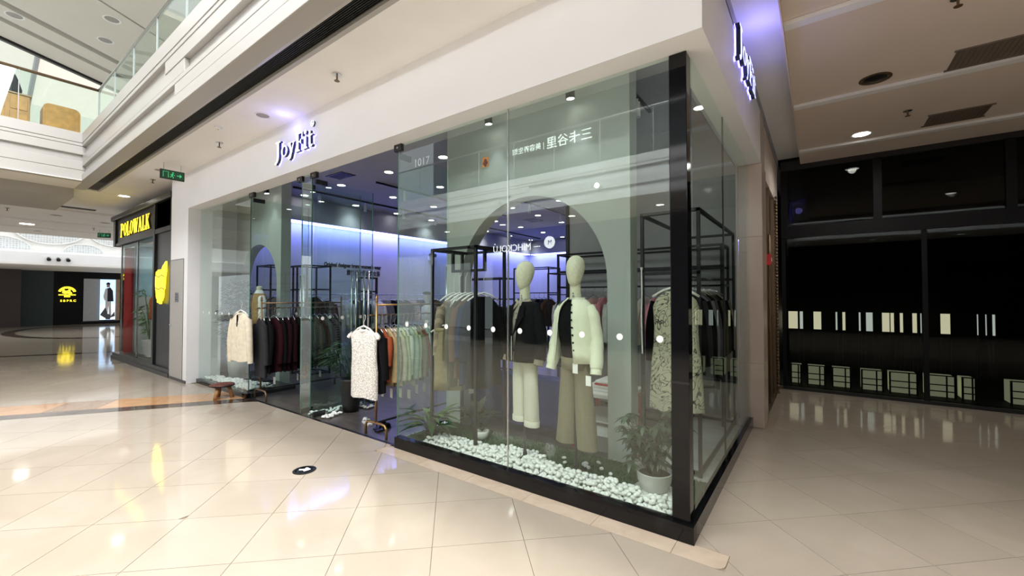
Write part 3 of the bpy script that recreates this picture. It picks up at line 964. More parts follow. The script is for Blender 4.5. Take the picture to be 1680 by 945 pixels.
# sign of the opposite shop, read in reflection in the show window
sg = thing('opposite_sign', 'white lit shop sign with round emblem across the atrium', 'sign', (-6.45, -8.98, 3.20))
MB().lathe([(0.20,-0.01),(0.20,0.02)], 28, c=(0,0,0), mx=Matrix.Translation((0,0,0.2)) @ Matrix.Rotation(-PI/2,4,'X')).build('emblem', 'sign_strong', sg)
text_obj('letter_m', 'M', 0.2, 'navy_side', sg, (0.10, 0.022, 0.13), BACKF, 0.004)
MB().box(-0.62,-0.36,0.0,0.02,0.08,0.11).build('dash', 'sign_strong', sg)
text_obj('lettering', 'MIHCKOLU', 0.34, 'sign_strong', sg, (-0.72, 0.01, 0.0), BACKF, 0.01, sx=0.95)
text_obj('accent', '\u2022', 0.22, 'sign_strong', sg, (-2.25, 0.01, 0.22), BACKF, 0.01)
sg = thing('upper_sign', 'white lit characters of a shop sign on the opposite upper floor', 'sign', (-4.9, -9.0, 6.55))
text_obj('lettering', '\u4e09\u5361\u8c37\u91cc', 0.42, 'sign_strong', sg, (0, 0.01, 0.0), BACKF, 0.01)
text_obj('small_lettering', '| \u7f8e\u5bb9\u517b\u751f\u9986', 0.24, 'sign_strong', sg, (-1.75, 0.01, 0.05), BACKF, 0.006)
sbox('wall_opposite_upper', 'dark_metal', -12, 8, -9.2, -9.02, UF, 8.0, label='upper shop front across the atrium')
# upper ceiling across the atrium
sbox('ceiling_opposite_upper', 'ceiling_cream', -12, 8, -13, -6.0, 8.0, 8.15, label='upper ceiling across the atrium')
sbox('wall_front_upper', 'grey_wall', -11.1, 8, 3.0, 3.2, UF, 8.6, label='upper shop front above the shop')

# ---- railings of the upper floor
def railing(name, a, b_, label, n, hr='bronze'):
    a, b_ = Vector(a), Vector(b_)
    d = (b_-a); L = d.length; rz = math.atan2(d.y, d.x)
    t = thing(name, label, 'railing', a, rz)
    for k in range(n):
        x0, x1 = L*k/n+0.008, L*(k+1)/n-0.008
        MB().box(x0, x1, -0.006, 0.006, 0.0, 1.0).build('glass_panel', 'rail_glass', t)
        MB().box(L*k/n-0.006, L*k/n+0.006, -0.012, 0.012, 0.0, 1.0).build('post', 'grey_wall', t)
    MB().tube([(0,0,1.02),(L,0,1.02)], 0.028, 10).build('handrail', hr, t, smooth=True)
    return t
railing('glass_railing', (-11.25,-1.02,UF-0.03), (-11.25,-6.4,UF-0.03), 'glass railing with bronze handrail beside the wooden cabinets', 5)
railing('glass_railing', (-11.2,-1.02,UF-0.03), (8.0,-1.02,UF-0.03), 'long glass railing above the shop bulkhead', 15, 'steel')
railing('glass_railing', (-11.2,-6.46,UF), (8.0,-6.46,UF), 'glass railing on the opposite upper floor', 15, 'steel')

# ---- furniture on the upper floor
def cab(name, loc, w, d, h, label, cols, rows_, rounded=False):
    t = thing(name, label, 'cabinet', loc)
    if rounded:
        r = 0.10
        pts = [(-w/2,0),(w/2,0)] + [(w/2-r+r*math.cos(k*PI/12), h-r+r*math.sin(k*PI/12)) for k in range(7)] + [(-w/2+r+r*math.cos(PI/2+k*PI/12), h-r+r*math.sin(PI/2+k*PI/12)) for k in range(7)]
        MB().prism(pts, -d/2, d/2, mx=Matrix(((0,0,1,0),(1,0,0,0),(0,1,0,0),(0,0,0,1)))).build('body', 'wood_orange', t)
    else:
        bevel(MB().box(-d/2, d/2, -w/2, w/2, 0, h).build('body', 'wood_orange', t), 0.01)
    for i in range(cols):
        for j in range(rows_):
            y0 = -w/2+w*i/cols+0.03; y1 = -w/2+w*(i+1)/cols-0.03
            z0 = 0.06+(h-0.12)*j/rows_+0.02; z1 = 0.06+(h-0.12)*(j+1)/rows_-0.02
            p = bevel(MB().box(d/2, d/2+0.012, y0, y1, z0, z1).build('door_panel', 'wood_orange', t), 0.004)
            MB().box(d/2+0.012, d/2+0.02, (y0+y1)/2-0.02, (y0+y1)/2+0.02, z1-0.03, z1-0.02).build('pull', 'brass', p)
    if not rounded:
        MB().box(-d/2-0.02, d/2+0.02, -w/2-0.02, w/2+0.02, h, h+0.025).build('top', 'bronze', t)
    return t
cab('wooden_cabinet', (-11.75,-2.35,UF-0.03), 0.85, 0.4, 0.62, 'orange wood cabinet with two rows of doors behind the railing', 3, 2)
cab('wooden_desk', (-11.75,-1.50,UF-0.03), 0.52, 0.4, 0.60, 'orange wood counter with rounded top behind the railing', 1, 1, True)
t = thing('folded_parasol', 'dark fabric bundle standing on the wooden cabinet', 'bundle', (-11.72,-2.16,UF+0.615))
MB().lathe([(0.14,0),(0.15,0.1),(0.11,0.25),(0.07,0.36),(0.02,0.46)], 10, sx=0.7).build('cloth', 'dark_metal', t)
MB().tube([(0,0,0),(0.02,0.03,0.47)], 0.012, 6).build('pole', 'black_satin', t)
t = thing('lounge_chair', 'low grey lounge chair between the wooden cabinets', 'chair', (-12.4,-1.80,UF-0.03))
bevel(MB().box(-0.2,0.2,-0.12,0.06,0.14,0.2).build('seat', 'grey_wall', t), 0.02)
MB().box(-0.2,0.2,-0.16,-0.10,0.18,0.42).build('backrest', 'dark_metal', t)
for x in (-0.17,0.17):
    for y in (-0.1,0.05):
        MB().tube([(x,y,0),(x,y,0.15)], 0.012, 6).build('leg', 'steel', t)

# ---- glazed membrane roof seen above the far upper floor
emit_mat('sky_glow', (1.0, 0.985, 0.93), 1.05)
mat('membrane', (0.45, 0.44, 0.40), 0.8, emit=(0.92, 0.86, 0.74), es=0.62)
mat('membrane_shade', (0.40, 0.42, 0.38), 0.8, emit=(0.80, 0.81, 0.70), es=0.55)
roof = thing('roof_membrane', 'cream tent like glass roof over the far atrium', None, (-24, 0, 5.0), kind='structure')
def quad(pts, name, m, parent):
    vs = [Vector(p) for p in pts]
    n = (vs[1]-vs[0]).cross(vs[2]-vs[0]).normalized()*0.03
    k = len(vs)
    MB().add(vs+[v-n for v in vs], [tuple(range(k)), tuple(range(2*k-1,k-1,-1))]+[(i,k+i,k+(i+1)%k,(i+1)%k) for i in range(k)]).build(name, m, parent)
ap = (1.0, -1.0, 7.2)
for k in range(8):
    y0 = -9+2.6*k; y1 = y0+2.6
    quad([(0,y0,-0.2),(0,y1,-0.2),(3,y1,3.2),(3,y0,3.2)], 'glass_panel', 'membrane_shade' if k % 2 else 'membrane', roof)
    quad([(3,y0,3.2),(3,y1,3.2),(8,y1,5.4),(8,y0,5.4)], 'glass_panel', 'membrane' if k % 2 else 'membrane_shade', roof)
for k in range(9):
    y = -9+2.6*k
    MB().tube([(0.05,y,-0.2),(3.0,y,3.1),(8.0,y,5.3)], 0.06, 6).build('rib', 'grey_wall', roof)
    MB().tube([(0.05,y,-0.2),(3.0,y+2.6,3.1)], 0.04, 6).build('brace', 'grey_wall', roof)
MB().box(-6.0, -5.9, -14, 16, -1.0, 6.0).build('sky_pane', 'sky_glow', roof)

# ---- far atrium: curved bulkhead with patterned arches, dark brand shop
def lattice_mat():
    m = bpy.data.materials.new('lattice_screen')
    m.use_nodes = True
    nt = m.node_tree; b = _bsdf(m)
    b.inputs['Roughness'].default_value = 0.6
    tc = nt.nodes.new('ShaderNodeTexCoord')
    br = nt.nodes.new('ShaderNodeTexBrick')
    br.offset = 0.0
    br.inputs['Color1'].default_value = (0.62,0.66,0.68,1); br.inputs['Color2'].default_value = (0.50,0.54,0.57,1)
    br.inputs['Mortar'].default_value = (0.80,0.81,0.80,1)
    br.inputs['Scale'].default_value = 5.5; br.inputs['Mortar Size'].default_value = 0.05
    br.inputs['Brick Width'].default_value = 0.5; br.inputs['Row Height'].default_value = 0.5
    mp = nt.nodes.new('ShaderNodeMapping')
    mp.inputs['Rotation'].default_value = (0, PI/2, 0)
    nt.links.new(tc.outputs['Object'], mp.inputs[0])
    nt.links.new(mp.outputs[0], br.inputs['Vector'])
    nt.links.new(br.outputs['Color'], b.inputs['Base Color'])
    b.inputs['Emission Strength'].default_value = 0.0
    MATS['lattice_screen'] = m
lattice_mat()
fb = thing('wall_far_bulkhead', 'white curved bulkhead with lattice arches across the far atrium', None, (-28, 0, 0), kind='structure')
b = MB()
rows2 = []
for k in range(25):
    y = -9+k*0.8
    dx = -0.012*(y-1)**2*0.2
    rows2.append(((0.35+dx,y,3.02),(0.42+dx,y,3.08),(0.42+dx,y,3.60),(0.36+dx,y,3.66),(0.0+dx,y,3.70),(0.0+dx,y,3.02)))
b.loft(rows2).build('band', 'white_plaster', fb)
MB().box(-0.25, -0.1, -9, 10, 3.6, 5.2).build('back_panel', 'white_plastic', fb)
def seg(cy, cz, r, up, nm='lattice_arch'):
    N = 20
    if up: pts = [(cy+r*math.cos(k*PI/N), cz+r*0.62*math.sin(k*PI/N)) for k in range(N+1)]
    else: pts = [(cy+r*math.cos(PI+k*PI/N), cz+r*0.62*math.sin(PI+k*PI/N)) for k in range(N+1)]
    MB().prism(pts, -0.1, -0.05, mx=Matrix(((0,0,1,0),(1,0,0,0),(0,1,0,0),(0,0,0,1)))).build(nm, 'lattice_screen', fb)
    rim = MB(); rim.tube([(-0.05, y, z) for y, z in pts], 0.025, 6); rim.build('arch_rim', 'white_plastic', fb)
seg(-1.35, 3.68, 0.95, True); seg(1.25, 3.70, 0.70, True); seg(0.15, 4.75, 1.15, False); seg(3.6, 3.68, 0.95, True); seg(2.4, 4.75, 1.0, False); seg(-3.9, 3.68, 0.95, True); seg(-2.6, 4.75, 1.15, False)
for k, y in enumerate((0.05, 0.35, 0.66)):
    t = thing('spotlight', ['first of three small spotlights on the far white band','middle of three small spotlights on the far white band','last of three small spotlights on the far white band'][k], 'spotlight', (-27.55, y, 3.35), group='spotlights on the far band')
    MB().lathe([(0.09,0),(0.09,0.02)], 10, mx=Matrix.Rotation(PI/2,4,'Y')).build('mount', 'white_plastic', t)
    MB().lathe([(0.06,0),(0.07,0.16),(0.075,0.17)], 10, mx=Matrix.Rotation(R(115),4,'Y')).build('barrel', 'dark_metal', t)
sbox('ceiling_far', 'ceiling_cream', -42, -27.58, -9, 10, 3.05, 3.15, label='low ceiling before the far dark shop')
sbox('wall_far_left', 'dark_green_wall', -34.2, -34, -9, 0.95, 0, 3.05, label='dark green wall far down the concourse')
sbox('wall_far', 'dark_wall', -34.2, -34, 0.95, 10, 0, 3.05, label='black front of the far brand shop')
sbox('wall_far_end', 'grey_wall', -42, -34.3, 9.8, 10, 0, 3.05, label='far end wall')
# glass show window, backlit poster, emblem and lettering of the far shop
t = thing('far_window', 'grey show window panel beside the backlit poster', 'show window', (-33.99, 2.8, 0.18))
MB().box(0,0.03,-0.66,0.02,0,2.48).build('panel', 'grey_wall', t)
MB().box(0,0.03,0.70,0.92,0,2.48).build('panel', 'tan_marble', t)
MB().box(0,0.05,-0.68,0.92,-0.06,0).build('frame', 'black_satin', t)
emit_mat('poster_blue', (0.45, 0.66, 0.95), 1.2)
emit_mat('poster_pale', (0.78, 0.85, 0.92), 1.0)
t = thing('backlit_poster', 'tall backlit poster of a standing figure in navy jacket and white trousers', 'poster', (-33.95, 3.17, 0.22))
MB().box(0,0.04,-0.34,0.34,0,2.42).build('light_box', 'poster_blue', t)
MB().box(0.04,0.042,-0.33,0.33,0.02,0.9).build('rock_ground', 'poster_pale', t)
mat('p_navy', (0.01,0.012,0.03), 0.7); mat('p_skin', (0.45,0.28,0.2), 0.7); mat('p_white', (0.8,0.8,0.8), 0.7); mat('p_rock', (0.12,0.13,0.15), 0.8)
def flat(pts, name, m, dx):
    MB().prism(pts, dx, dx+0.002, mx=Matrix(((0,0,1,0),(1,0,0,0),(0,1,0,0),(0,0,0,1)))).build(name, m, t)
flat([(-.12,.25),(.0,.25),(.03,.85),(.06,.25),(.17,.25),(.14,1.25),(-.10,1.25)], 'printed_trousers', 'p_white', 0.042)
flat([(-.02,1.1),(.26,1.1),(.22,1.75),(.1,1.95),(-.02,1.9)], 'printed_jacket', 'p_navy', 0.044)
flat([(-.14,1.15),(-.02,1.15),(-.02,1.92),(-.12,1.85),(-.2,1.4)], 'printed_shirt', 'p_white', 0.044)
flat([(-.06,1.95),(.08,1.95),(.09,2.15),(.02,2.2),(-.06,2.14)], 'printed_head', 'p_skin', 0.046)
flat([(-.09,2.12),(.1,2.12),(.09,2.22),(.0,2.26),(-.07,2.2)], 'printed_cap', 'p_navy', 0.047)
flat([(-.33,.3),(-.1,.75),(.0,.4),(-.1,.1)], 'printed_rock', 'p_rock', 0.0435)
flat([(.08,.1),(.31,.5),(.33,.2)], 'printed_rock', 'p_rock', 0.0435)
flat([(-.08,.02),(.12,.02),(.15,.3),(.0,.36),(-.1,.25)], 'printed_rock', 'p_rock', 0.0455)
t = thing('round_emblem_sign', 'yellow lit round emblem of a polo rider on the far black wall', 'sign', (-33.98, 1.48, 1.32))
arcm = MB()
for k in range(13):
    a = R(20+k*140/12)
    arcm.box(0,0.03,-0.035,0.035,-0.055,0.055, mx=Matrix.Translation((0, -0.31*math.cos(a)*1.0, 0.5+0.31*math.sin(a))) @ Matrix.Rotation(-(PI/2-a)*-1.0, 4, 'X'))
arcm.build('arched_lettering', 'sign_yellow', t)
hb = MB()
mxe = Matrix(((0,0,1,0),(1,0,0,0),(0,1,0,0),(0,0,0,1)))
hb.prism([(-.2,.5),(-.08,.44),(.02,.47),(.1,.42),(.2,.46),(.17,.54),(.12,.58),(.13,.68),(.06,.72),(.03,.64),(-.08,.62),(-.13,.7),(-.18,.66)], 0, 0.03, mx=mxe)
hb.build('rider_figure', 'sign_yellow', t)
MB().box(0,0.03,-0.34,0.34,0.36,0.42).build('bar', 'sign_yellow', t)
MB().box(0,0.03,-0.12,0.12,0.26,0.33).build('bar', 'sign_yellow', t)
text_obj('lettering', 'S B P R C', 0.16, 'sign_yellow', t, (0.0,-0.27,0.0), FACE_PX, 0.01, bold=0.004)
t = thing('brand_lettering', 'yellow lit two line lettering above the far shop window', 'sign', (-33.97, 3.75, 2.62))
text_obj('upper_line', 'SANTA BARBARA', 0.25, 'sign_yellow', t, (0,0,0.22), FACE_PX, 0.01, bold=0.006, sx=0.66)
text_obj('lower_line', 'POLO & RACQUET CLUB', 0.2, 'sign_yellow', t, (0,0,0.02), FACE_PX, 0.01, bold=0.005, sx=0.57)
t = thing('picture_frame', 'small dark framed picture hanging beside the backlit poster', 'picture', (-33.96, 3.95, 1.75))
MB().box(0,0.03,-0.18,0.18,0,0.65).build('frame', 'black_satin', t)
MB().box(0.03,0.033,-0.14,0.14,0.05,0.6).build('print', 'red_brown', t)
mat('far_pillar', (0.05,0.035,0.03), 0.5)
sbox('wall_far_pillar', 'far_pillar', -33.9, -33.2, -4.2, -0.3, 0, 3.05, label='brown dark wall panel far down the concourse')

# ================================================================== SIGNS
def ribbon(b, pts, ws, z0, z1, mx, S):
    """stroke of varying width in the letter plane, extruded"""
    pts = [Vector((p[0], p[1])) for p in pts]
    if not isinstance(ws, (list, tuple)): ws = [ws]*len(pts)
    L, Rr = [], []
    for i, p in enumerate(pts):
        t = pts[min(i+1, len(pts)-1)] - pts[max(i-1, 0)]
        t.normalize()
        n = Vector((-t.y, t.x))*ws[i]/2
        L.append(p+n); Rr.append(p-n)
    m = len(pts)
    vs = []
    for q in (L, Rr):
        for z in (z0, z1):
            vs += [mx @ Vector((p.x*S[0], p.y*S[1], z)) for p in q]
    fs = []
    for i in range(m-1):
        fs += [(i, i+1, 2*m+i+1, 2*m+i), (m+i, 3*m+i, 3*m+i+1, m+i+1), (i, m+i, m+i+1, i+1), (2*m+i, 2*m+i+1, 3*m+i+1, 3*m+i)]
    fs += [(0, 2*m, 3*m, m), (m-1, 2*m-1, 4*m-1, 3*m-1)]
    b.add(vs, fs)
def arc(cx, cy, rx, ry, a0, a1, n=18):
    return [(cx+rx*math.cos(R(a0+(a1-a0)*k/n)), cy+ry*math.sin(R(a0+(a1-a0)*k/n))) for k in range(n+1)]
GLYPH = {
 'J': (0.55, [([(.08,.965),(.52,.965)],.07), ([(.30,.95),(.30,.15),(.285,.0),(.22,-.14),(.10,-.22)],[.16,.16,.15,.11,.06]), (arc(.10,-.21,.05,.05,0,350,10),.06)]),
 'o': (0.62, [([(.31+.215*math.cos(R(a)), .33+.29*math.sin(R(a))) for a in range(0,361,15)], [.13-.07*abs(math.sin(R(a))) for a in range(0,361,15)])]),
 'y': (0.58, [([(.12,.65),(.32,.08)],.14), ([(.50,.65),(.33,.14),(.22,-.18),(.08,-.24)],[.06,.06,.07,.09]), ([(.0,.64),(.26,.64)],.05), ([(.38,.64),(.62,.64)],.05)]),
 'F': (0.66, [([(.22,.97),(.22,.03)],.17), ([(.06,.965),(.62,.965)],.07), ([(.61,.99),(.61,.76)],.05), ([(.25,.50),(.50,.50)],.07), ([(.49,.62),(.49,.38)],.05), ([(.06,.03),(.42,.03)],.06)]),
 'i': (0.36, [([(.18,.64),(.18,.03)],.15), (arc(.18,.88,.05,.05,0,350,12),.10), ([(.05,.62),(.2,.62)],.05), ([(.03,.03),(.34,.03)],.06)]),
 't': (0.40, [([(.16,.86),(.16,.18),(.20,.07),(.29,.03),(.38,.09)],[.10,.14,.13,.09,.05]), ([(.02,.62),(.37,.62)],.06)]),
 'P': (0.70, [([(.18,1.0),(.18,.0)],.22), ([(.04,.97),(.36,.97)],.06), ([(.04,.03),(.36,.03)],.06), ([(.2,.96)]+arc(.36,.74,.22,.22,90,-90,12)+[(.2,.52)],[.06]+[.06+.13*math.sin(k*PI/12) for k in range(13)]+[.06])]),
 'O': (0.74, [([(.36+.24*math.cos(R(a)), .5+.44*math.sin(R(a))) for a in range(0,361,15)], [.22-.14*abs(math.sin(R(a))) for a in range(0,361,15)])]),
 'L': (0.62, [([(.18,1.0),(.18,.0)],.22), ([(.04,.97),(.34,.97)],.06), ([(.04,.03),(.56,.03)],.06), ([(.55,.0),(.55,.3)],.06)]),
 'W': (1.02, [([(.10,.98),(.30,.02)],.20), ([(.30,.02),(.50,.95)],.07), ([(.46,.98),(.68,.02)],.20), ([(.68,.02),(.92,.98)],.07), ([(.0,.97),(.24,.97)],.06), ([(.36,.97),(.58,.97)],.06), ([(.8,.97),(1.02,.97)],.06)]),
 'A': (0.78, [([(.36,.98),(.62,.02)],.21), ([(.36,.98),(.10,.02)],.07), ([(.2,.34),(.5,.34)],.06), ([(.0,.03),(.22,.03)],.06), ([(.46,.03),(.76,.03)],.06)]),
 'K': (0.76, [([(.18,1.0),(.18,.0)],.22), ([(.04,.97),(.34,.97)],.06), ([(.04,.03),(.34,.03)],.06), ([(.26,.42),(.6,.97)],.07), ([(.36,.55),(.64,.03)],.20), ([(.46,.97),(.72,.97)],.06), ([(.5,.03),(.76,.03)],.06)]),
}
def letters(word, t, mx, S, depth, face, side, back=None, sp=0.02):
    x = 0.0
    for ch in word:
        w, strokes = GLYPH[ch]
        for k, (z0, z1, m) in enumerate(((-depth, depth*0.0, side), (0.0, 0.004, face))):
            b = MB()
            for pts, ws in strokes:
                ribbon(b, [(p[0]+x, p[1]) for p in pts], ws, z0, z1, mx, S)
            if k == 0: body = b.build('letter_' + ch.lower() if ch.isupper() else 'letter_' + ch, side, t)
            else: b.build('face', face, body)
        if back:
            b = MB()
            for pts, ws in strokes:
                ribbon(b, [(p[0]+x, p[1]) for p in pts], ws, -depth-0.006, -depth, mx, S)
            b.build('halo_light', back, body)
        x += w+sp
    return x
ORD5 = ['first','second','third','fourth','fifth']
FM = Matrix(((1,0,0,0),(0,0,-1,0),(0,1,0,0),(0,0,0,1)))       # letter plane facing -Y
SM = Matrix(((0,0,1,0),(1,0,0,0),(0,1,0,0),(0,0,0,1)))        # letter plane facing +X
def reg_mark(t, mx, cx, cy, r, face, side):
    b = MB(); ribbon(b, [(cx+r*math.cos(R(a)), cy+r*math.sin(R(a))) for a in range(0,361,20)], r*0.32, -0.02, 0.0, mx, (1,1))
    o = b.build('registered_mark', side, t)
    b = MB(); ribbon(b, [(cx+r*math.cos(R(a)), cy+r*math.sin(R(a))) for a in range(0,361,20)], r*0.32, 0.0, 0.004, mx, (1,1)); b.build('face', face, o)
    b = MB(); ribbon(b, [(cx-r*.2,cy-r*.4),(cx-r*.2,cy+r*.4),(cx+r*.25,cy+r*.2),(cx-r*.1,cy),(cx+r*.3,cy-r*.4)], r*.2, -0.02, 0.003, mx, (1,1)); b.build('small_letter', face, o)
js = thing('shop_sign', 'white halo lit script letters spelling JoyFit on the front fascia', 'sign', (-5.26, FY-0.048, 3.452))
letters('JoyFit', js, FM, (0.298, 0.235), 0.035, 'sign_face', 'navy_side', 'sign_blue')
reg_mark(js, FM, 0.965, 0.275, 0.032, 'sign_face', 'navy_side')
lamp(js, 'POINT', (0.5, -0.12, 0.36), 1.0, (0.35, 0.33, 1.0), 0.08)
emit_mat('sign_side_glow', (0.60, 0.64, 1.0), 0.95)
js = thing('shop_sign', 'glowing blue white letters spelling JoyFit on the side fascia', 'sign', (0.188, 0.98, 3.665))
letters('JoyFit', js, SM, (0.34, 0.245), 0.035, 'sign_side_glow', 'navy_side', 'sign_blue')
lamp(js, 'POINT', (0.12, 0.35, 0.18), 1.5, (0.32, 0.28, 1.0), 0.08)

# ================================================================== NEIGHBOUR SHOP with black front
S2 = thing('window_7', 'black framed shop front beside the white pier', None, (-12.2, -0.12, 0), kind='structure')  # whole neighbouring shop front: black frame, panes, walls and ceiling
MB().box(-2.2, 2.5, -0.02, 0.25, 2.98, 3.66).build('fascia', 'black_satin', S2)
bevel(MB().box(-2.35, 2.51, -0.10, 0.25, 3.60, 3.72).build('cornice', 'black_satin', S2), 0.02)
MB().box(-2.25, -2.05, -0.06, 0.25, 2.93, 3.60).build('fascia_end', 'black_satin', S2)
MB().box(-2.2, 1.25, -0.05, 0.25, 2.93, 2.985).build('fascia_rail', 'black_satin', S2)
MB().box(1.25, 1.35, -0.06, 0.25, 0.0, 3.60).build('stile', 'black_satin', S2)
MB().box(2.38, 2.51, -0.06, 0.25, 0.0, 3.60).build('stile', 'black_satin', S2)
MB().box(1.35, 2.38, -0.02, 0.25, 0.0, 3.60).build('column_panel', 'black_satin', S2)
MB().box(1.35, 2.38, -0.055, 0.0, 2.95, 3.05).build('column_rail', 'black_satin', S2)
MB().box(-2.05, 2.51, -0.08, 0.25, 0.0, 0.16).build('plinth', 'black_satin', S2)
MB().box(-2.08, 2.52, -0.10, -0.08, 0.0, 0.08).build('plinth_step', 'black_satin', S2)
MB().box(-1.62, 1.25, 0.0, 0.012, 0.16, 2.93).build('pane', 'dull_glass', S2)
for x in (-1.62, -0.15):
    MB().box(x-0.012, x+0.012, -0.012, 0.02, 0.16, 2.93).build('pane_edge', 'steel', S2)
MB().box(-1.63, -1.618, 0.02, 1.6, 0.16, 2.93).build('return_pane', 'dull_glass', S2)
MB().box(-1.9, 2.5, 3.0, 3.1, 0.0, 3.6).build('rear_wall', 'shop_wall', S2)
MB().box(2.40, 2.5, 0.25, 3.0, 0.0, 3.6).build('side_wall', 'shop_wall', S2)
MB().box(-2.2, 2.5, 0.25, 3.1, 3.3, 3.36).build('ceiling', 'ceiling_cream', S2)
MB().box(-1.6, 2.4, 0.25, 3.0, 0.0, 0.1).build('platform', 'grey_wall', S2)
sg = thing('neighbour_sign', 'yellow lit serif letters spelling POLOWALK on the black fascia', 'sign', (-13.75, -0.17, 3.12))
letters('POLOWALK', sg, FM, (0.405, 0.34), 0.025, 'sign_yellow', 'bronze')
em = thing('neighbour_emblem', 'yellow lit rider emblem on the black column beside the pier', 'sign', (-10.32, -0.175, 1.45))
crest = [(.10,.77),(.35,.80),(.60,.82),(.85,.95),(1.0,1.0),(.98,.80),(.90,.62),(.85,.40),(.75,.15),(.55,.0),(.25,.02),(.15,.15),(.05,.40),(.0,.55)]
for k in range(5):
    sx0, sx1 = 0.2*k+0.03, 0.2*k+0.17
    q = clip(clip(list(crest), -1, 0, -sx0), 1, 0, sx1)
    MB().prism([((x-0.5)*0.72, y*0.88+0.012*(k % 2)) for x, y in q], 0.0, 0.03, mx=FM).build('crest_piece', 'sign_yellow', em)
for k in range(2):
    b = MB(); ribbon(b, [(-.30,.60-.26*k),(-.1,.56-.26*k),(.1,.60-.26*k),(.28,.56-.26*k)], .018, 0.03, 0.034, FM, (1,1)); b.build('crest_line', 'bronze', em)
def downlight(loc, label, group, r=0.075, lit=True, e=0, col=(1,0.95,0.86), m='lamp_white', spot=110):
    t = thing('downlight', label, 'downlight', loc, group=group)
    MB().lathe([(r,0.0),(r*1.25,0.0),(r*1.25,-0.008),(r,-0.004)], 20, cap=False).build('trim_ring', 'white_plastic', t)
    MB().lathe([(r,-0.002),(r*0.9,-0.001)], 20).build('lens', m if lit else 'unlit_lens', t)
    if e:
        lamp(t, 'SPOT', (0,0,-0.02), e, col, 0.06, spot=spot, blend=0.9)
    return t
# contents of the neighbour shop
mat('banner_red', (0.45, 0.03, 0.03), 0.6); mat('banner_sky', (0.30, 0.50, 0.60), 0.6, var=0.25, scale=2); mat('orange_knit', (0.65, 0.16, 0.03), 0.8)
t = thing('red_banner', 'tall red hanging banner in the black fronted shop window', 'banner', (-13.74, 0.01, 0.16))
MB().box(-0.01,0.01,-0.095,0.10,0.0,2.70).build('cloth', 'banner_red', t)
MB().tube([(0,-.10,2.71),(0,.11,2.71)], 0.012, 6).build('rod', 'steel', t)
for k, x in enumerate((-12.9,-11.6)):  # lamps added to brighten the otherwise unlit shop display
    downlight((x, 0.7, 3.3), 'bright downlight inside the black fronted shop, %s' % ('nearer its corner' if k == 0 else 'nearer the white pier'), 'neighbour shop downlights', r=0.07, e=90, spot=130)
t = thing('sky_backdrop', 'pale blue green display backdrop in the black fronted shop', 'backdrop', (-13.66, 0.62, 0.1))
MB().box(-0.02,0.02,-0.50,0.9,1.5,2.9).build('upper_print', 'banner_sky', t)
MB().box(-0.02,0.02,-0.50,0.9,0.0,1.5).build('lower_print', 'panel_green', t)
MB().box(-0.05,-0.02,-0.53,0.93,0.0,2.92).build('frame', 'steel', t)
# ================================================================== CEILING FIXTURES
def sprinkler(loc, label, group):
    t = thing('sprinkler', label, 'sprinkler', loc, group=group)
    MB().lathe([(0.045,0),(0.045,-0.01),(0.02,-0.012)], 12).build('rosette', 'steel', t)
    MB().tube([(0,0,-0.01),(0,0,-0.07)], 0.009, 8).build('stem', 'bronze', t)
    MB().lathe([(0.028,-0.07),(0.028,-0.074)], 10).build('deflector', 'bronze', t)
n = 0
gx, gy = (-4.27,-5.68,-7.22,-8.68), (1.95,3.25,4.52,5.8,7.05,8.4,9.8,11.2)
for i, x in enumerate(gx):
    for j, y in enumerate(gy):
        downlight((x, y, CEIL-0.021), '%s shop downlight from the entrance in the %s' % (ORD[j], ('row nearest the show window','second row from the show window','second row from the blue wall','row nearest the blue wall')[i]), 'downlights in the shop ceiling', e=26 if (i+j) % 2 == 0 else 0, col=(1.0,0.97,0.95), spot=120)
for y in (1.6, 2.5):
    downlight((-0.45, y, CEIL-0.021), 'round downlight above the side window rack, %s' % ('near' if y < 2 else 'far'), 'downlights above the side window', e=9, r=0.06)
downlight((-1.8, 1.9, CEIL-0.021), 'round downlight above the blue sofa', None, e=22, r=0.06)
downlight((-2.6, 2.5, CEIL-0.021), 'round downlight in front of the grey partition', None, e=22, r=0.06)
# adjustable spots that graze the arched panels
for k, (x, y, lb) in enumerate(((-2.24,0.64,'small black spotlight over the left of the arched panel'),(-1.22,0.64,'small black spotlight over the right of the arched panel'),(-7.55,0.64,'small spotlight over the far arched panel'))):
    t = thing('spotlight', lb, 'spotlight', (x, y, CEIL-0.02))
    MB().tube([(0,0,0),(0,0,-0.30)], 0.012, 8).build('stem', 'black_satin', t)
    MB().lathe([(0.03,0.05),(0.045,0.03),(0.045,-0.06),(0.04,-0.065)], 14, mx=Matrix.Translation((0,0,-0.32)) @ Matrix.Rotation(R(8),4,'X')).build('barrel', 'black_satin', t)
    MB().lathe([(0.036,-0.066),(0.036,-0.064)], 14, mx=Matrix.Translation((0,0,-0.32)) @ Matrix.Rotation(R(8),4,'X')).build('lens', 'lamp_white', t)
    lamp(t, 'SPOT', (0,0.01,-0.40), 5, (0.93,0.97,1.0), 0.012, rot=(R(6),0,0), spot=56, blend=0.7)
for k, x in enumerate((-0.55,-1.35,-2.15)):
    downlight((x, 0.26, CEIL-0.021), ['window downlight above the umbrella plant','window downlight above the two mannequins','window downlight above the window frame rack'][k], 'window downlights', r=0.06, e=10, col=(0.95,1.0,0.97), spot=105)
downlight((-7.6, 0.26, CEIL-0.021), 'window downlight above the far window', None, r=0.06, e=20, col=(0.95,1.0,0.97), spot=105)
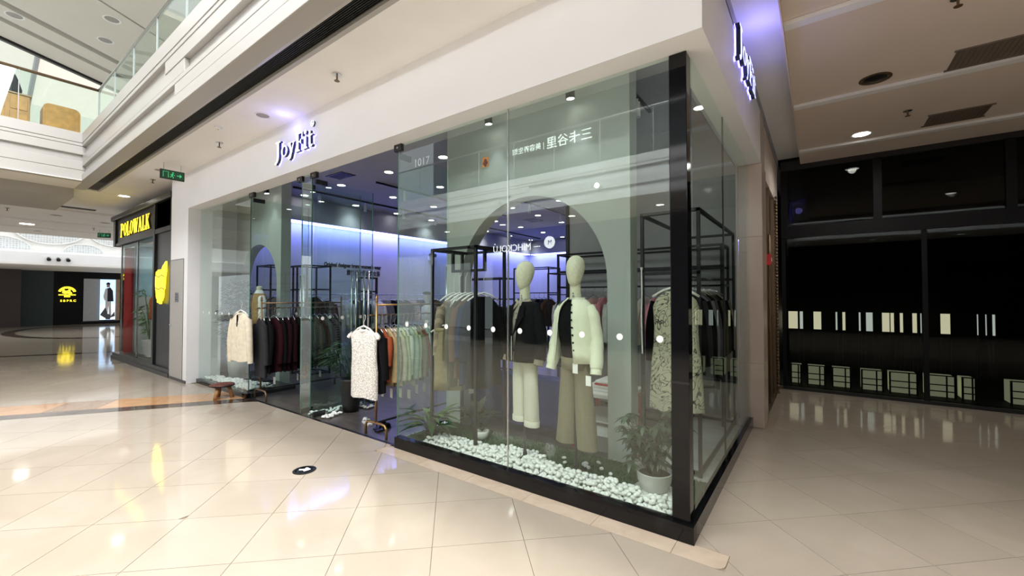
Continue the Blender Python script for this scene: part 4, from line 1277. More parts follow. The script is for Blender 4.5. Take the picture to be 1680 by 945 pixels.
# track lights
def track(x0, x1, y0, y1, n, label):
    t = thing('track_light', label, 'track light', ((x0+x1)/2, (y0+y1)/2, CEIL-0.06))
    dx, dy = (x1-x0)/2, (y1-y0)/2
    MB().box(-max(dx,0.015), max(dx,0.015), -max(dy,0.015), max(dy,0.015), 0.0, 0.038).build('track', 'dark_metal', t)
    for k in range(n):
        f = -1+2*(k+0.5)/n
        px_, py_ = dx*f, dy*f
        h = MB().lathe([(0.032,0.0),(0.035,-0.17)], 12, c=(px_,py_,-0.04), mx=None).build('spot_head', 'white_plastic', t)
        MB().tube([(px_,py_,0.0),(px_,py_,-0.05)], 0.012, 6).build('joint', 'white_plastic', h)
track(-8.1, -8.1, 1.4, 6.0, 4, 'white track spotlights near the left shop wall')
track(-6.4, -6.4, 2.2, 6.5, 3, 'white track spotlights in the middle of the shop')
track(-5.0, -5.0, 4.8, 9.5, 3, 'white track spotlights towards the back of the shop')
track(-8.1, -8.1, 7.0, 11.0, 3, 'white track spotlights by the back corner of the shop')
track(-0.95, -0.95, 1.3, 2.2, 1, 'single white track spotlight behind the side window')
def vent(loc, sx, sy, label, m='dark_metal', rz=0):
    t = thing('air_vent', label, 'air vent', loc, rz)
    MB().box(-sx/2,sx/2,-sy/2,sy/2,-0.006,0.0).build('backing', m, t)
    for s in (-1,1):
        MB().box(-sx/2-.02,sx/2+.02,s*sy/2-(.02 if s<0 else 0),s*sy/2+(.02 if s>0 else 0),-0.014,0.0).build('frame_bar', m, t)
    k = int(sx/0.04)
    b = MB()
    for i in range(k):
        x = -sx/2+(i+.5)*sx/k
        b.box(x-0.006,x+0.006,-sy/2,sy/2,-0.012,-0.006)
    b.build('louvres', m, t)
vent((-6.6, 1.55, CEIL-0.021), 0.5, 0.25, 'dark square air vent in the shop ceiling behind the doors')
vent((-5.7, 5.1, CEIL-0.021), 0.9, 0.35, 'wide dark air vent deep in the shop ceiling')
vent((-6.2, 7.6, CEIL-0.021), 0.4, 0.4, 'round edged air vent near the shop back')
# front concourse ceiling
sprinkler((-3.33,-0.51,CEIL), 'ceiling sprinkler above the entrance right of the sign', None)
sprinkler((-6.56,-0.46,CEIL), 'ceiling sprinkler between the sign and the exit sign', None)
sprinkler((-9.9,-0.45,CEIL), 'ceiling sprinkler above the white pier', None)
downlight((-5.02,-0.51,CEIL), 'unlit round downlight above the front shop sign', None, lit=False)
downlight((-9.02,-0.56,CEIL), 'unlit round downlight beside the exit sign', None, lit=False)
downlight((-12.2,-0.42,CEIL), 'lit round downlight above the black fronted shop', None, r=0.10, e=15)
t = thing('smoke_detector', 'small white smoke detector near the ceiling grille', 'smoke detector', (-5.9,-0.7,CEIL))
MB().lathe([(0.05,0),(0.05,-0.02),(0.03,-0.035)], 14).build('body', 'white_plastic', t); MB().lathe([(0.006,-0.035),(0.006,-0.04)], 6).build('led', 'red', t)
mat('sign_dark_green', (0.01, 0.05, 0.025), 0.4, emit=(0.02,0.2,0.08), es=0.1)
def exit_sign(loc, rz, label, hang=0.12):
    t = thing('exit_sign', label, 'exit sign', loc, rz)
    bevel(MB().box(-0.17,0.17,-0.018,0.018,0.0,0.16).build('case', 'black_satin', t), 0.004)
    for s in (-1, 1):
        MB().tube([(s*0.12,0,0.16),(s*0.12,0,0.16+hang)], 0.005, 6).build('rod', 'steel', t)
        f = MB().box(-0.155,0.155,s*0.0185-0.0005,s*0.0185+0.0005,0.015,0.145).build('face', 'sign_dark_green', t)
        b = MB()
        mx = Matrix(((1,0,0,0),(0,0,1,s*0.0195),(0,1,0,0),(0,0,0,1)))
        b.lathe([(0.012,-0.0005),(0.012,0.0005)], 10, c=(0.005,0.118,0), mx=mx)
        ribbon(b, [(0.0,0.10),(-0.01,0.065)], 0.02, -0.0005, 0.0005, mx, (1,1))
        ribbon(b, [(-0.01,0.065),(0.012,0.045),(0.005,0.025)], 0.01, -0.0005, 0.0005, mx, (1,1))
        ribbon(b, [(-0.01,0.065),(-0.022,0.045),(-0.04,0.04)], 0.01, -0.0005, 0.0005, mx, (1,1))
        ribbon(b, [(0.002,0.095),(0.022,0.085),(0.03,0.07)], 0.007, -0.0005, 0.0005, mx, (1,1))
        ribbon(b, [(0.0,0.095),(-0.022,0.09),(-0.03,0.075)], 0.007, -0.0005, 0.0005, mx, (1,1))
        ribbon(b, [(0.06,0.08),(0.12,0.08)], 0.014, -0.0005, 0.0005, mx, (1,1))
        ribbon(b, [(0.10,0.105),(0.125,0.08),(0.10,0.055)], 0.012, -0.0005, 0.0005, mx, (1,1))
        ribbon(b, [(-0.06,0.03),(-0.06,0.125),(-0.13,0.125),(-0.13,0.03)], 0.008, -0.0005, 0.0005, mx, (1,1))
        b.build('running_figure', 'sign_green', f)
exit_sign((-8.35,-0.55,CEIL-0.29), R(90), 'hanging green exit sign in front of the white fascia')
exit_sign((-19.0,0.42,CEIL-0.30), R(60), 'hanging green exit sign beside the black fronted shop', 0.14)
# far concourse ceiling
downlight((-19.2,-1.30,CEIL-0.05), 'lit round downlight at the far edge of the concourse ceiling', None, r=0.16, e=30)
downlight((-16.4,-1.0,CEIL-0.05), 'unlit downlight beside the slot grille', None, r=0.12, lit=False)
downlight((-17.0,0.10,CEIL-0.05), 'unlit downlight near the black cornice', None, r=0.12, lit=False)
downlight((-21.0,-0.9,CEIL-0.05), 'unlit downlight near the far exit sign', None, r=0.1, lit=False)
sprinkler((-16.0,-1.9,CEIL-0.05), 'ceiling sprinkler far down the concourse', None)
sprinkler((-18.6,0.1,CEIL-0.05), 'ceiling sprinkler before the far exit sign', None)
# corridor ceiling
downlight((1.22,4.81,3.92), 'bright round downlight in the dim corridor ceiling', None, r=0.10, e=70, spot=165)
t = thing('ceiling_speaker', 'unlit round recessed fixture in the corridor ceiling', 'speaker', (1.22,3.0,3.955))
MB().lathe([(0.14,0),(0.14,-0.006),(0.115,-0.008),(0.10,-0.002)], 24).build('ring', 'bronze', t); MB().lathe([(0.098,-0.003),(0.03,-0.02)], 20).build('cone', 'dark_metal', t)
sprinkler((1.62,4.15,3.92), 'corridor sprinkler between the two vents', None)
sprinkler((1.61,1.76,3.955), 'corridor sprinkler at the top edge', None)
mat('vent_brown', (0.16,0.125,0.10), 0.7)
vent((2.15,4.72,3.92), 0.55, 0.42, 'brown air vent farther down the corridor ceiling', 'vent_brown')
vent((2.2,3.0,3.955), 0.8, 0.42, 'brown air vent nearer in the corridor ceiling', 'vent_brown')
downlight((3.2,0.8,3.99), 'corridor downlight near the concourse', None, r=0.10, e=60, spot=165)
# opposite side lights
for k, x in enumerate((-10,-7.5,-5,-2.5,0,2.5,5)):
    downlight((x,-7.8,CEIL), '%s round downlight below the opposite upper floor' % ORD[k], 'opposite downlights', r=0.10, e=25)
# guide light let into the floor
t = thing('floor_guide_light', 'round black evacuation guide light set into the floor', 'floor light', (-3.154,-0.905,0.0), R(45))
MB().lathe([(0.10,0.0),(0.10,0.004),(0.085,0.007)], 28).build('bezel', 'black_satin', t)
MB().lathe([(0.082,0.007),(0.08,0.008)], 24).build('lens', 'black_gloss', t)
b = MB(); I4 = Matrix.Identity(4)
ribbon(b, [(-0.045,0.0),(0.04,0.0)], 0.02, 0.008, 0.0092, I4, (1,1)); ribbon(b, [(0.005,0.035),(0.045,0.0),(0.005,-0.035)], 0.018, 0.008, 0.0092, I4, (1,1))
b.build('arrow', 'sign_white', t)

for k, (x, y) in enumerate(((-14.0,-1.99),(-12.4,-0.65),(-13.6,-0.55),(-11.0,0.6))):
    downlight((x, y, 8.0), ['unlit downlight in the upper ceiling at the far edge','unlit downlight in the upper ceiling nearest the railing','unlit downlight in the upper ceiling between channels','unlit downlight in the upper ceiling seen through railing glass'][k], None, r=0.13, lit=False)

# fill lights added on the opposite bulkhead to brighten the white fascia
for k, x in enumerate((-9.5,-6.5,-3.5,-0.5,2.5)):
    t = thing('floodlight', 'accent floodlight on the opposite bulkhead, %s along the atrium' % ORD5[k], 'floodlight', (x, -6.40, 4.25))
    MB().box(-0.05,0.05,-0.06,0.0,-0.03,0.03).build('bracket', 'white_plastic', t)
    MB().lathe([(0.05,0),(0.06,0.14),(0.062,0.15)], 12, mx=Matrix.Rotation(R(-82),4,'X')).build('barrel', 'white_plastic', t)
    lamp(t, 'SPOT', (0,0.17,-0.02), 115, (0.97,0.98,1.0), 0.05, rot=(R(82),0,0), spot=75, blend=1.0)

# ================================================================== CLOTHES AND RACKS
def cloth(name, col, rough=0.85, var=0.10):
    return mat('cloth_'+name, col, rough, var=var, scale=18, bump=0.12, bscale=220, spec=0.12)
for nm, c in dict(black=(0.005,0.005,0.006), charcoal=(0.03,0.03,0.034), maroon=(0.013,0.003,0.005), wine=(0.022,0.004,0.007), cream=(0.72,0.66,0.53), ivory=(0.76,0.75,0.66),
        white=(0.78,0.78,0.76), khaki=(0.27,0.23,0.14), olive=(0.085,0.075,0.04), sage=(0.40,0.46,0.36), mint=(0.52,0.60,0.52), tan=(0.44,0.32,0.17), camel=(0.36,0.22,0.10), sand=(0.58,0.50,0.36),
        rust=(0.30,0.07,0.03), brown=(0.12,0.07,0.04), taupe=(0.26,0.22,0.17), navy=(0.015,0.02,0.05), teal=(0.10,0.17,0.16), grey=(0.20,0.21,0.22), pink=(0.70,0.30,0.36), blush=(0.75,0.52,0.50), pale=(0.70,0.74,0.68), orange=(0.55,0.16,0.04), lemon=(0.66,0.66,0.40), dusk=(0.09,0.08,0.10)).items():
    cloth(nm, c)
lace_mat('lace_white', (0.50,0.47,0.42), (0.88,0.87,0.84), 42, 0.03)
pattern_mat('floral_print', (0.02,0.022,0.02), (0.46,0.44,0.32), 6, 0.035)
pattern_mat('floral_soft', (0.35,0.20,0.10), (0.62,0.55,0.42), 14, 0.08)
stripe_mat('stripe_red', (0.42,0.06,0.06), (0.75,0.70,0.66), 7)
stripe_mat('stripe_green', (0.04,0.07,0.06), (0.55,0.60,0.55), 8)
stripe_mat('check_brown', (0.20,0.16,0.12), (0.30,0.25,0.18), 5, 'DIAGONAL')

def garment_mesh(w, L, sl, th, flare, seed, slope=0.10, sag=0.0, neckw=0.075):
    """hanging top / coat / dress: body and sleeves, hook point at the origin, width along x"""
    rg = random.Random(seed)
    b = MB()
    N = 22
    ph = rg.uniform(0, 6.28); ph2 = rg.uniform(0, 6.28); kf = rg.choice((3, 4, 5))
    rings = []
    rows = [0.0, 0.03, 0.07, 0.13, 0.2, 0.3, 0.45, 0.62, 0.8, 0.92, 1.0]
    for v in rows:
        z = -0.15 - L*v
        dz = L*v
        if dz < slope: hw = neckw + (w/2-neckw)*(dz/slope)**0.8
        else: hw = w/2*(1-0.06*math.sin(min(1, (v-0.1)/0.5)*PI)) + flare*max(0, v-0.35)
        t = (0.025 + (th/2-0.025)*min(1, dz/0.16))
        amp = 0.35*t*min(1, v*1.6)
        r = []
        for k in range(N):
            a = 2*PI*k/N
            c, s = math.cos(a), math.sin(a)
            x = hw*math.copysign(abs(c)**0.75, c)
            y = t*math.copysign(abs(s)**0.8, s) + amp*math.sin(kf*2*x/w*2.2+ph)*(1 if s >= 0 else 0.8) + sag*v*0.5
            zz = z + 0.010*math.sin(3*a+ph2)*v
            r.append((x, y, zz))
        rings.append(r)
    b.loft(rings, cap=False)
    if sl > 0:
        for s in (-1, 1):
            pth, rad = [], []
            x0 = w/2-0.035
            for q in range(7):
                f = q/6
                pth.append((s*(x0+0.055*math.sin(min(1, f*1.6)*PI/2)+0.02*f), 0.012*math.sin(f*4+ph)-0.01*f+sag*0.3*f, -0.15-slope-0.005-sl*f))
                rad.append((0.062 if sl > 0.2 else 0.036)-0.018*f)
            bb = MB(); bb.tube(pth, rad, 10, cap=False)
            vs = [(p[0], p[1]*0.85, p[2]) for p in bb.v]
            b.add(vs, bb.f)
    return b
def trouser_mesh(w, L, th, seed):
    rg = random.Random(seed); b = MB(); ph = rg.uniform(0, 6)
    for s in (-1, 1):
        rings = []
        for v in (0, 0.06, 0.2, 0.35, 0.6, 0.85, 1.0):
            cx = s*w*0.245; hw = w*0.25*(1+0.12*v); t = th/2*(0.8+0.4*v)
            rings.append([(cx+hw*math.cos(2*PI*k/14), t*math.sin(2*PI*k/14)+0.01*v*math.sin(k+ph), -0.15-L*v) for k in range(14)])
        b.loft(rings)
    b.box(-w*0.47, w*0.47, -th*0.4, th*0.4, -0.19, -0.15)
    return b
hb = MB()
hb.tube([(0,0,0.012),(0.018,0,0.02),(0.028,0,0.0),(0.022,0,-0.03),(0.0,0,-0.055),(0,0,-0.11)], 0.0025, 6)
hb.tube([(-0.17,0,-0.185),(-0.10,0,-0.14),(0,0,-0.108),(0.10,0,-0.14),(0.17,0,-0.185)], 0.006, 6)
HANGER = hb.mesh('hanger', True)
HANGER.materials.append(M['steel'])
hb = MB()
hb.tube([(0,0,0.012),(0.018,0,0.02),(0.028,0,0.0),(0.022,0,-0.03),(0.0,0,-0.055),(0,0,-0.11)], 0.0025, 6)
hb.tube([(-0.19,0,-0.195),(-0.10,0,-0.14),(0,0,-0.108),(0.10,0,-0.14),(0.19,0,-0.195)], 0.011, 6)
HANGER_W = hb.mesh('hanger', True)
HANGER_W.materials.append(M['white_plastic'])
hb = MB()
hb.tube([(0,0,0.132),(0.018,0,0.14),(0.028,0,0.12),(0.022,0,0.09),(0.004,0,0.06),(0,0,-0.11)], 0.003, 6)
hb.tube([(-0.19,0,-0.195),(-0.10,0,-0.14),(0,0,-0.108),(0.10,0,-0.14),(0.19,0,-0.195)], 0.009, 6)
HANGER_L = hb.mesh('hanger', True)
HANGER_L.materials.append(M['white_plastic'])
TAGME = MB().box(-0.035,0.035,-0.001,0.001,-0.11,0.0).mesh('price_tag'); TAGME.materials.append(M['paper'])
def garment(name, loc, rz, label, cat, m, w=0.42, L=0.62, sl=0.5, th=0.075, flare=0.0, seed=0, group=None, hanger=HANGER, tagz=None, trousers=False, collar=None, buttons=0, tilt=0.0, slope=0.10, neckw=0.075, placket=None):
    if trousers: b = trouser_mesh(w, L, th, seed)
    else: b = garment_mesh(w, L, sl, th, flare, seed, slope, neckw=neckw)
    t = thing(name, label, cat, loc, rz, group)
    body = b.build('fabric', m, t, smooth=True)
    share('hanger', hanger, t)
    if tagz is not None:
        share('price_tag', TAGME, t, (w*0.18, -th*0.2, -0.15-L+tagz))
    if collar:
        c = MB(); c.tube([(neckw*math.cos(a)*1.0, -0.028*math.sin(a)-0.002, -0.148-0.02*abs(math.sin(a))) for a in [k*2*PI/12 for k in range(13)]], 0.014, 6, cap=False)
        c.build('collar', collar, t, smooth=True)
    if placket:
        MB().box(-0.004,0.004,-th/2-0.012,-th/2+0.01,-0.36,-0.18).build('zip_placket', placket, t)
        for s_ in (-1,1): MB().lathe([(0.006,0),(0.006,0.004)], 8, mx=Matrix.Translation((s_*0.03,-th/2-0.004,-0.32)) @ Matrix.Rotation(PI/2,4,'X')).build('button', 'dark_metal', t)
    for k in range(buttons):
        MB().lathe([(0.008,0),(0.008,0.004)], 8, mx=Matrix.Translation((0.0,-th/2-0.004,-0.24-0.09*k)) @ Matrix.Rotation(PI/2,4,'X')).build('button', 'dark_metal', t)
    return t
def frame_rack(loc, sx, sy, h, label, drop=None, rail=None, shelf=None, s=0.014, extra=()):
    """black square-tube rack; loc = corner of smallest x and y"""
    t = thing('frame_rack', label, 'clothes rack', loc)
    def bar(x0,x1,y0,y1,z0,z1,nm): MB().box(x0-s,x1+s,y0-s,y1+s,z0,z1).build(nm, 'black_metal', t)
    for x in (0,sx):
        for y in (0,sy):
            bar(x,x,y,y,0,h,'post')
    for z in (h-2*s,) + ((0.02,) if not drop else ()):
        bar(0,sx,0,0,z,z+2*s,'rail'); bar(0,sx,sy,sy,z,z+2*s,'rail')
        bar(0,0,0,sy,z,z+2*s,'rail'); bar(sx,sx,0,sy,z,z+2*s,'rail')
    if drop:
        y = sy/2; z = h-drop
        bar(0.08,0.08,y,y,z,h-2*s,'hanging_post'); bar(sx-0.08,sx-0.08,y,y,z,h-2*s,'hanging_post')
        bar(0.08,sx-0.08,y,y,z-2*s,z,'hanging_rail')
        for x in (0.08, sx-0.08): bar(x,x,0,sy,h-2*s,h-0.001,'cross_bar')
    if rail:
        ax, z = rail
        if ax == 'X': MB().tube([(0,sy/2,z),(sx,sy/2,z)], 0.012, 8).build('hanging_rail', 'black_metal', t)
        else: MB().tube([(sx/2,0,z),(sx/2,sy,z)], 0.012, 8).build('hanging_rail', 'black_metal', t)
        if ax == 'X':
            for x in (0, sx): bar(x,x,0,sy,z-s,z+s,'side_bar')
        else:
            for y in (0, sy): bar(0,sx,y,y,z-s,z+s,'side_bar')
    for z in extra:
        bar(0,sx,sy,sy,z,z+2*s,'rail'); bar(0,sx,0,0,z,z+2*s,'rail')
    return t

# ---- cube rack in the front window, left of the mannequins
PZ = 0.087
frame_rack((-2.68,0.23,PZ), 0.62, 0.47, 2.03, 'tall black square frame rack standing among the pebbles', drop=0.22)
ra = PZ+2.03-0.22-0.014
items = [('shirt_jacket','check_brown',0.40,0.60,0.50,0.08,'brown checked shirt jacket at the outer end of the window frame rack','jacket'),
         ('long_scarf_vest','cloth_white',0.22,0.80,0.0,0.06,'long white vest hanging on the window frame rack','vest'),
         ('long_coat','cloth_olive',0.40,0.95,0.55,0.08,'long olive coat on the window frame rack','coat'),
         ('long_coat','cloth_brown',0.40,0.86,0.55,0.08,'dark brown coat on the window frame rack','coat'),
         ('long_dress','cloth_navy',0.38,0.92,0.5,0.08,'dark navy dress on the window frame rack','dress'),
         ('long_coat','cloth_black',0.40,0.95,0.55,0.08,'black coat at the inner end of the window frame rack','coat')]
for k, (nm, m, w, L, sl, th, lb, ct) in enumerate(items):
    garment(nm, (-2.585+0.086*k, 0.465, ra-0.130), R(84-3*k), lb, ct, m, w, L, sl, th, 0.03, 40+k, 'clothes on the window frame rack', hanger=HANGER_L, slope=0.12, tagz=0.0 if k == 2 else None)
garment('wide_trousers', (-2.50, 0.30, 1.42), R(40), 'khaki wide trousers below the checked shirt jacket', 'trousers', 'cloth_khaki', 0.30, 0.66, 0, 0.09, seed=5, trousers=True, hanger=HANGER_L)

# ---- brass rack by the entrance
def brass_rack(loc, rz, length, h1, h2, label, m='brass'):
    t = thing('garment_rack', label, 'clothes rack', loc, rz)     # local y = along the rails
    for y in (0.0, length):
        MB().tube([(0,y,0.15),(0,y,h2+0.03)], 0.013, 10).build('upright', m, t, smooth=True)
        MB().lathe([(0.013,0),(0.02,0.012),(0.012,0.025),(0.017,0.045),(0.004,0.085)], 10, c=(0,y,h2+0.03)).build('finial', m, t, smooth=True)
        f = MB().tube([(-0.19,y,0.0),(-0.19,y,0.11),(-0.16,y,0.148),(-0.1,y,0.155),(0.1,y,0.155),(0.16,y,0.148),(0.19,y,0.11),(0.19,y,0.0)], 0.014, 10).build('foot', m, t, smooth=True)
    MB().tube([(0,0,h2),(0,length,h2)], 0.012, 10).build('upper_rail', m, t, smooth=True)
    b = MB()
    n = int(length/0.02)
    path = [(-0.06+0.004*math.cos(k*1.3), -0.05+(length+0.1)*k/n, h1+0.004*math.sin(k*1.3)) for k in range(n+1)]
    b.tube(path, 0.010, 8); b.build('twisted_rail', 'bronze', t, smooth=True)
    for y in (0.02, length-0.02):
        MB().tube([(0,y,h1),(-0.06,y,h1)], 0.008, 6).build('bracket', m, t)
    MB().tube([(0,0,0.155),(0,length,0.155)], 0.012, 8).build('stretcher', 'black_metal', t)
    return t
R2X, R2Y = -3.42, 0.06
brass_rack((R2X, R2Y, 0), 0.0, 1.42, 1.385, 1.505, 'brass garment rack with twisted rail in the entrance')
r2 = [('lace_white','white lace blouse',0.70,0.10),('cloth_black','black dress',0.72,0.45),('cloth_rust','rust brown top',0.60,0.3),('cloth_tan','tan textured shirt',0.66,0.5),('floral_soft','brown floral blouse',0.64,0.5),('cloth_sand','sand coloured shirt',0.68,0.5),('cloth_lemon','pale yellow shirt',0.66,0.5),('cloth_ivory','ivory blouse',0.64,0.45),('cloth_sage','sage green shirt',0.70,0.5),('cloth_lemon','pale lime shirt',0.66,0.5),('cloth_khaki','khaki shirt',0.66,0.5),('cloth_rust','rust red top',0.62,0.4),('cloth_mint','mint shirt',0.66,0.5),('cloth_pale','pale grey green shirt',0.66,0.5),('stripe_green','green striped knit top',0.62,0.5),('cloth_white','white shirt',0.66,0.5),('cloth_teal','dark teal shirt',0.66,0.5),('cloth_taupe','taupe shirt',0.66,0.5),('cloth_mint','light mint blouse',0.62,0.45),('cloth_charcoal','charcoal top',0.66,0.5),('cloth_grey','grey shirt',0.66,0.5),('cloth_brown','brown shirt',0.66,0.5)]
for k, (m, d, L, sl) in enumerate(r2):
    y = R2Y-0.045+0.064*k
    if k == 0:
        garment('lace_blouse', (R2X-0.13, y-0.03, 1.372), R(3), 'white lace blouse facing out at the front of the brass rack', 'blouse', m, 0.45, 0.78, 0.05, 0.09, 0.0, 1, slope=0.05, hanger=HANGER_W, neckw=0.06, collar='cloth_white')
    else:
        garment('hanging_blouse', (R2X-0.06, y+0.03, 1.372), R(random.uniform(-16,-4)), '%s, %s garment from the front of the brass rack' % (d, ORD[k]), 'top', m, 0.40, L, sl, 0.07, 0.01, 100+k, 'clothes on the brass entrance rack', tagz=(-0.07 if k % 2 == 0 else None))
# ---- brass rack by the far window with dark coats
R1X, R1Y = -6.30, 0.05
brass_rack((R1X, R1Y, 0), 0.0, 1.35, 1.42, 1.50, 'bronze garment rack with dark coats beside the far window', 'bronze')
garment('cream_jacket', (R1X-0.27, R1Y-0.18, 1.50), R(9), 'cream zip neck jacket hung facing out at the far entrance', 'jacket', 'cloth_cream', 0.44, 0.74, 0.66, 0.11, 0.03, 9, collar='cloth_cream', hanger=HANGER_W, placket='cloth_black')
garment('dark_coat', (R1X-0.06, R1Y+0.02, 1.41), R(-6), 'near black brown coat right behind the cream jacket', 'coat', 'cloth_charcoal', 0.40, 0.9, 0.6, 0.08, 0.02, 19)
cols1 = ['black','wine','black','maroon','maroon','black','wine','black','maroon','black','charcoal','maroon','black']
for k, c in enumerate(cols1):
    garment('long_coat', (R1X-0.06, R1Y+0.12+0.095*k, 1.41), R(random.uniform(-14,2)), '%s long coat, %s from the front of the dark coat rack' % ({'wine':'wine red','maroon':'maroon'}.get(c, c), ORD[k]), 'coat', 'cloth_'+c, 0.42, 0.84, 0.6, 0.09, 0.03, 200+k, 'dark coats on the bronze rack', tagz=(-0.09 if k % 4 == 1 else None))

# ---- corner rack behind the side window
frame_rack((-0.60,0.86,PZ), 0.48, 1.80, 2.27, 'tall black frame rack behind the corner of the shop', rail=('Y', 1.72))
garment('floral_dress', (-0.30, 0.82, PZ+1.71), R(8), 'sleeveless floral print dress facing the glass corner', 'dress', 'floral_print', 0.38, 1.02, 0.0, 0.12, 0.05, 61, slope=0.10, hanger=HANGER_W, tagz=-0.05)
cor = [('black','black coat',0.95),('charcoal','charcoal jacket',0.75),('black','black jacket',0.7),('grey','grey coat',0.9),('dusk','dark plum dress',0.95),('black','black long dress',1.0),('olive','dark olive coat',0.9),('charcoal','charcoal coat',0.95),('black','black blazer',0.7),('taupe','taupe coat',0.9)]
for k, (c, d, L) in enumerate(cor):
    garment('hanging_coat', (-0.36, 1.04+0.155*k, PZ+1.715), R(random.uniform(-12,12)), '%s, %s from the corner on the side window rack' % (d, ORD[k]), 'coat', 'cloth_'+c, 0.42, L, 0.55, 0.09, 0.03, 300+k, 'coats on the side window rack', tagz=(-0.06 if k in (2,4) else None))
# ---- shirts along the grey partition
frame_rack((-2.42,2.50,0), 2.20, 0.42, 2.23, 'long black frame rack against the grey partition', rail=('X', 1.74), extra=(1.95,))
sh = [('white','white shirt'),('white','white blouse'),('blush','blush pink shirt'),('pink','pink shirt'),('pale','pale green shirt'),('white','white long shirt'),('blush','light blush top'),('ivory','ivory shirt'),('pink','bright pink top'),('white','white cotton shirt'),('grey','grey shirt'),('charcoal','charcoal shirt'),('black','black shirt')]
for k, (c, d) in enumerate(sh):
    garment('hanging_shirt', (-2.25+0.15*k, 2.71, 1.735), R(80+random.uniform(-12,12)), '%s, %s from the black trim on the partition rack' % (d, ORD[k]), 'shirt', 'cloth_'+c, 0.40, 0.62, 0.5, 0.08, 0.0, 400+k, 'shirts on the partition rack')
# ---- rails along the left wall
t = thing('wall_rail', 'long steel clothes rail along the blue lit wall', 'clothes rail', (-8.95, 5.0, 0))
MB().tube([(0,-2.95,1.66),(0,2.6,1.66)], 0.013, 8).build('rail', 'steel', t, smooth=True)
for y in (-2.9,-1.1,0.8,2.55):
    MB().tube([(0,y,1.66),(-0.29,y,1.66)], 0.010, 6).build('bracket', 'steel', t)
wc = [('black','black jacket',0.75),('charcoal','charcoal coat',0.95),('black','black cape',0.85),('white','white shirt',0.75),('ivory','ivory blouse',0.7),('black','black blazer',0.7),('charcoal','dark grey jacket',0.7),('pale','pale long vest',0.95),('white','white long shirt',0.9),('grey','grey jacket',0.7),('black','black coat',0.9),('navy','navy jacket',0.7),('black','black knit top',0.6),('stripe','red striped sweater',0.6),('black','black cardigan',0.6),('charcoal','charcoal top',0.6),('taupe','taupe jacket',0.6),('brown','brown jacket',0.6),('grey','grey knit top',0.6),('black','black coat',0.8),('charcoal','dark coat',0.9),('black','black dress',0.9)]
for k, (c, d, L) in enumerate(wc):
    garment('wall_garment', (-8.95, 2.20+0.235*k, 1.655), R(30 if k % 3 else 55), '%s, %s from the entrance end of the wall rail' % (d, ORD[k]), 'garment', 'stripe_red' if c == 'stripe' else 'cloth_'+c, 0.44, L, 0.5, 0.11, 0.02, 500+k, 'clothes on the blue wall rail', hanger=HANGER_W if k % 2 else HANGER)
frame_rack((-9.10,1.15,0), 0.62, 0.55, 2.27, 'black frame rack behind the far arch', rail=('X', 1.75))
frame_rack((-8.15,1.45,0), 0.55, 0.50, 2.25, 'black frame rack in the shop corner right of the far arch', rail=('X', 1.75))
for k, (x, y, c, d) in enumerate(((-7.95,1.70,'taupe','taupe coat'),(-7.8,1.70,'black','black coat'),(-8.9,1.42,'charcoal','charcoal coat'),(-8.72,1.42,'grey','grey coat'))):
    garment('hanging_coat', (x, y, 1.745), R(85), '%s on a black frame rack by the far arch, %s one' % (d, ORD[k]), 'coat', 'cloth_'+c, 0.38, 0.9, 0.55, 0.09, 0.02, 560+k)
frame_rack((-5.75,6.0,0), 1.05, 0.55, 2.35, 'black frame rack deep in the shop seen through the arch', rail=('X', 1.7))
frame_rack((-4.35,5.4,0), 0.9, 0.55, 2.15, 'lower black frame rack deep in the shop', rail=('X', 1.65))
frame_rack((-5.9,3.9,0), 1.3, 0.5, 2.0, 'black frame rack in the middle of the shop', rail=('X', 1.55))
dk = ['black','charcoal','navy','black','dusk','black','charcoal','taupe']
for k in range(8):
    garment('hanging_coat', (-5.78+0.15*k, 4.15, 1.545), R(80+random.uniform(-14,14)), '%s coat, %s on the middle shop rack' % ({'dusk':'plum'}.get(dk[k], dk[k]), ORD[k]), 'coat', 'cloth_'+dk[k], 0.42, 0.85, 0.55, 0.09, 0.02, 600+k, 'coats on the middle shop rack')
for k in range(6):
    garment('hanging_jacket', (-5.6+0.15*k, 6.27, 1.695), R(80+random.uniform(-14,14)), '%s jacket, %s on the deep shop rack' % (['black','charcoal','grey','black','navy','brown'][k], ORD[k]), 'jacket', 'cloth_'+['black','charcoal','grey','black','navy','brown'][k], 0.42, 0.7, 0.55, 0.09, 0.02, 620+k, 'jackets on the deep shop rack')
for k in range(5):
    garment('hanging_jacket', (-4.2+0.15*k, 5.67, 1.645), R(80+random.uniform(-14,14)), '%s jacket, %s on the lower deep rack' % (['white','grey','black','charcoal','black'][k], ORD[k]), 'jacket', 'cloth_'+['white','grey','black','charcoal','black'][k], 0.42, 0.7, 0.55, 0.09, 0.02, 640+k, 'jackets on the lower deep rack')
# dark gate frame by the wall lettering
t = thing('display_gate', 'black open display frame standing under the wall lettering', 'display frame', (-9.0, 3.85, 0))
for y0, y1, z0, z1 in ((-0.28,-0.24,0,2.12),(0.24,0.28,0,2.12),(-0.24,0.24,2.08,2.12),(-0.24,0.24,1.72,1.76),(-0.1,-0.07,1.0,1.72),(0.07,0.10,1.0,1.72),(-0.24,0.24,0.0,1.0)):
    MB().box(-0.03,0.03,y0,y1,z0,z1).build('frame_bar', 'black_metal', t)
wt = thing('wall_lettering', 'black English lettering with a Chinese line below on the blue lit wall', 'lettering', (SX0+0.004, 2.75, 2.20))
text_obj('upper_line', "Original designer brand women's wear", 0.145, 'black_satin', wt, (0,0,0.17), FACE_PX, 0.004, bold=0.0045, sx=0.74)
text_obj('lower_line', '\u539f\u521b\u8bbe\u8ba1\u5e08\u54c1\u724c\u5973\u88c5', 0.16, 'black_satin', wt, (0,0.62,-0.02), FACE_PX, 0.004, bold=0.002, sx=0.72)

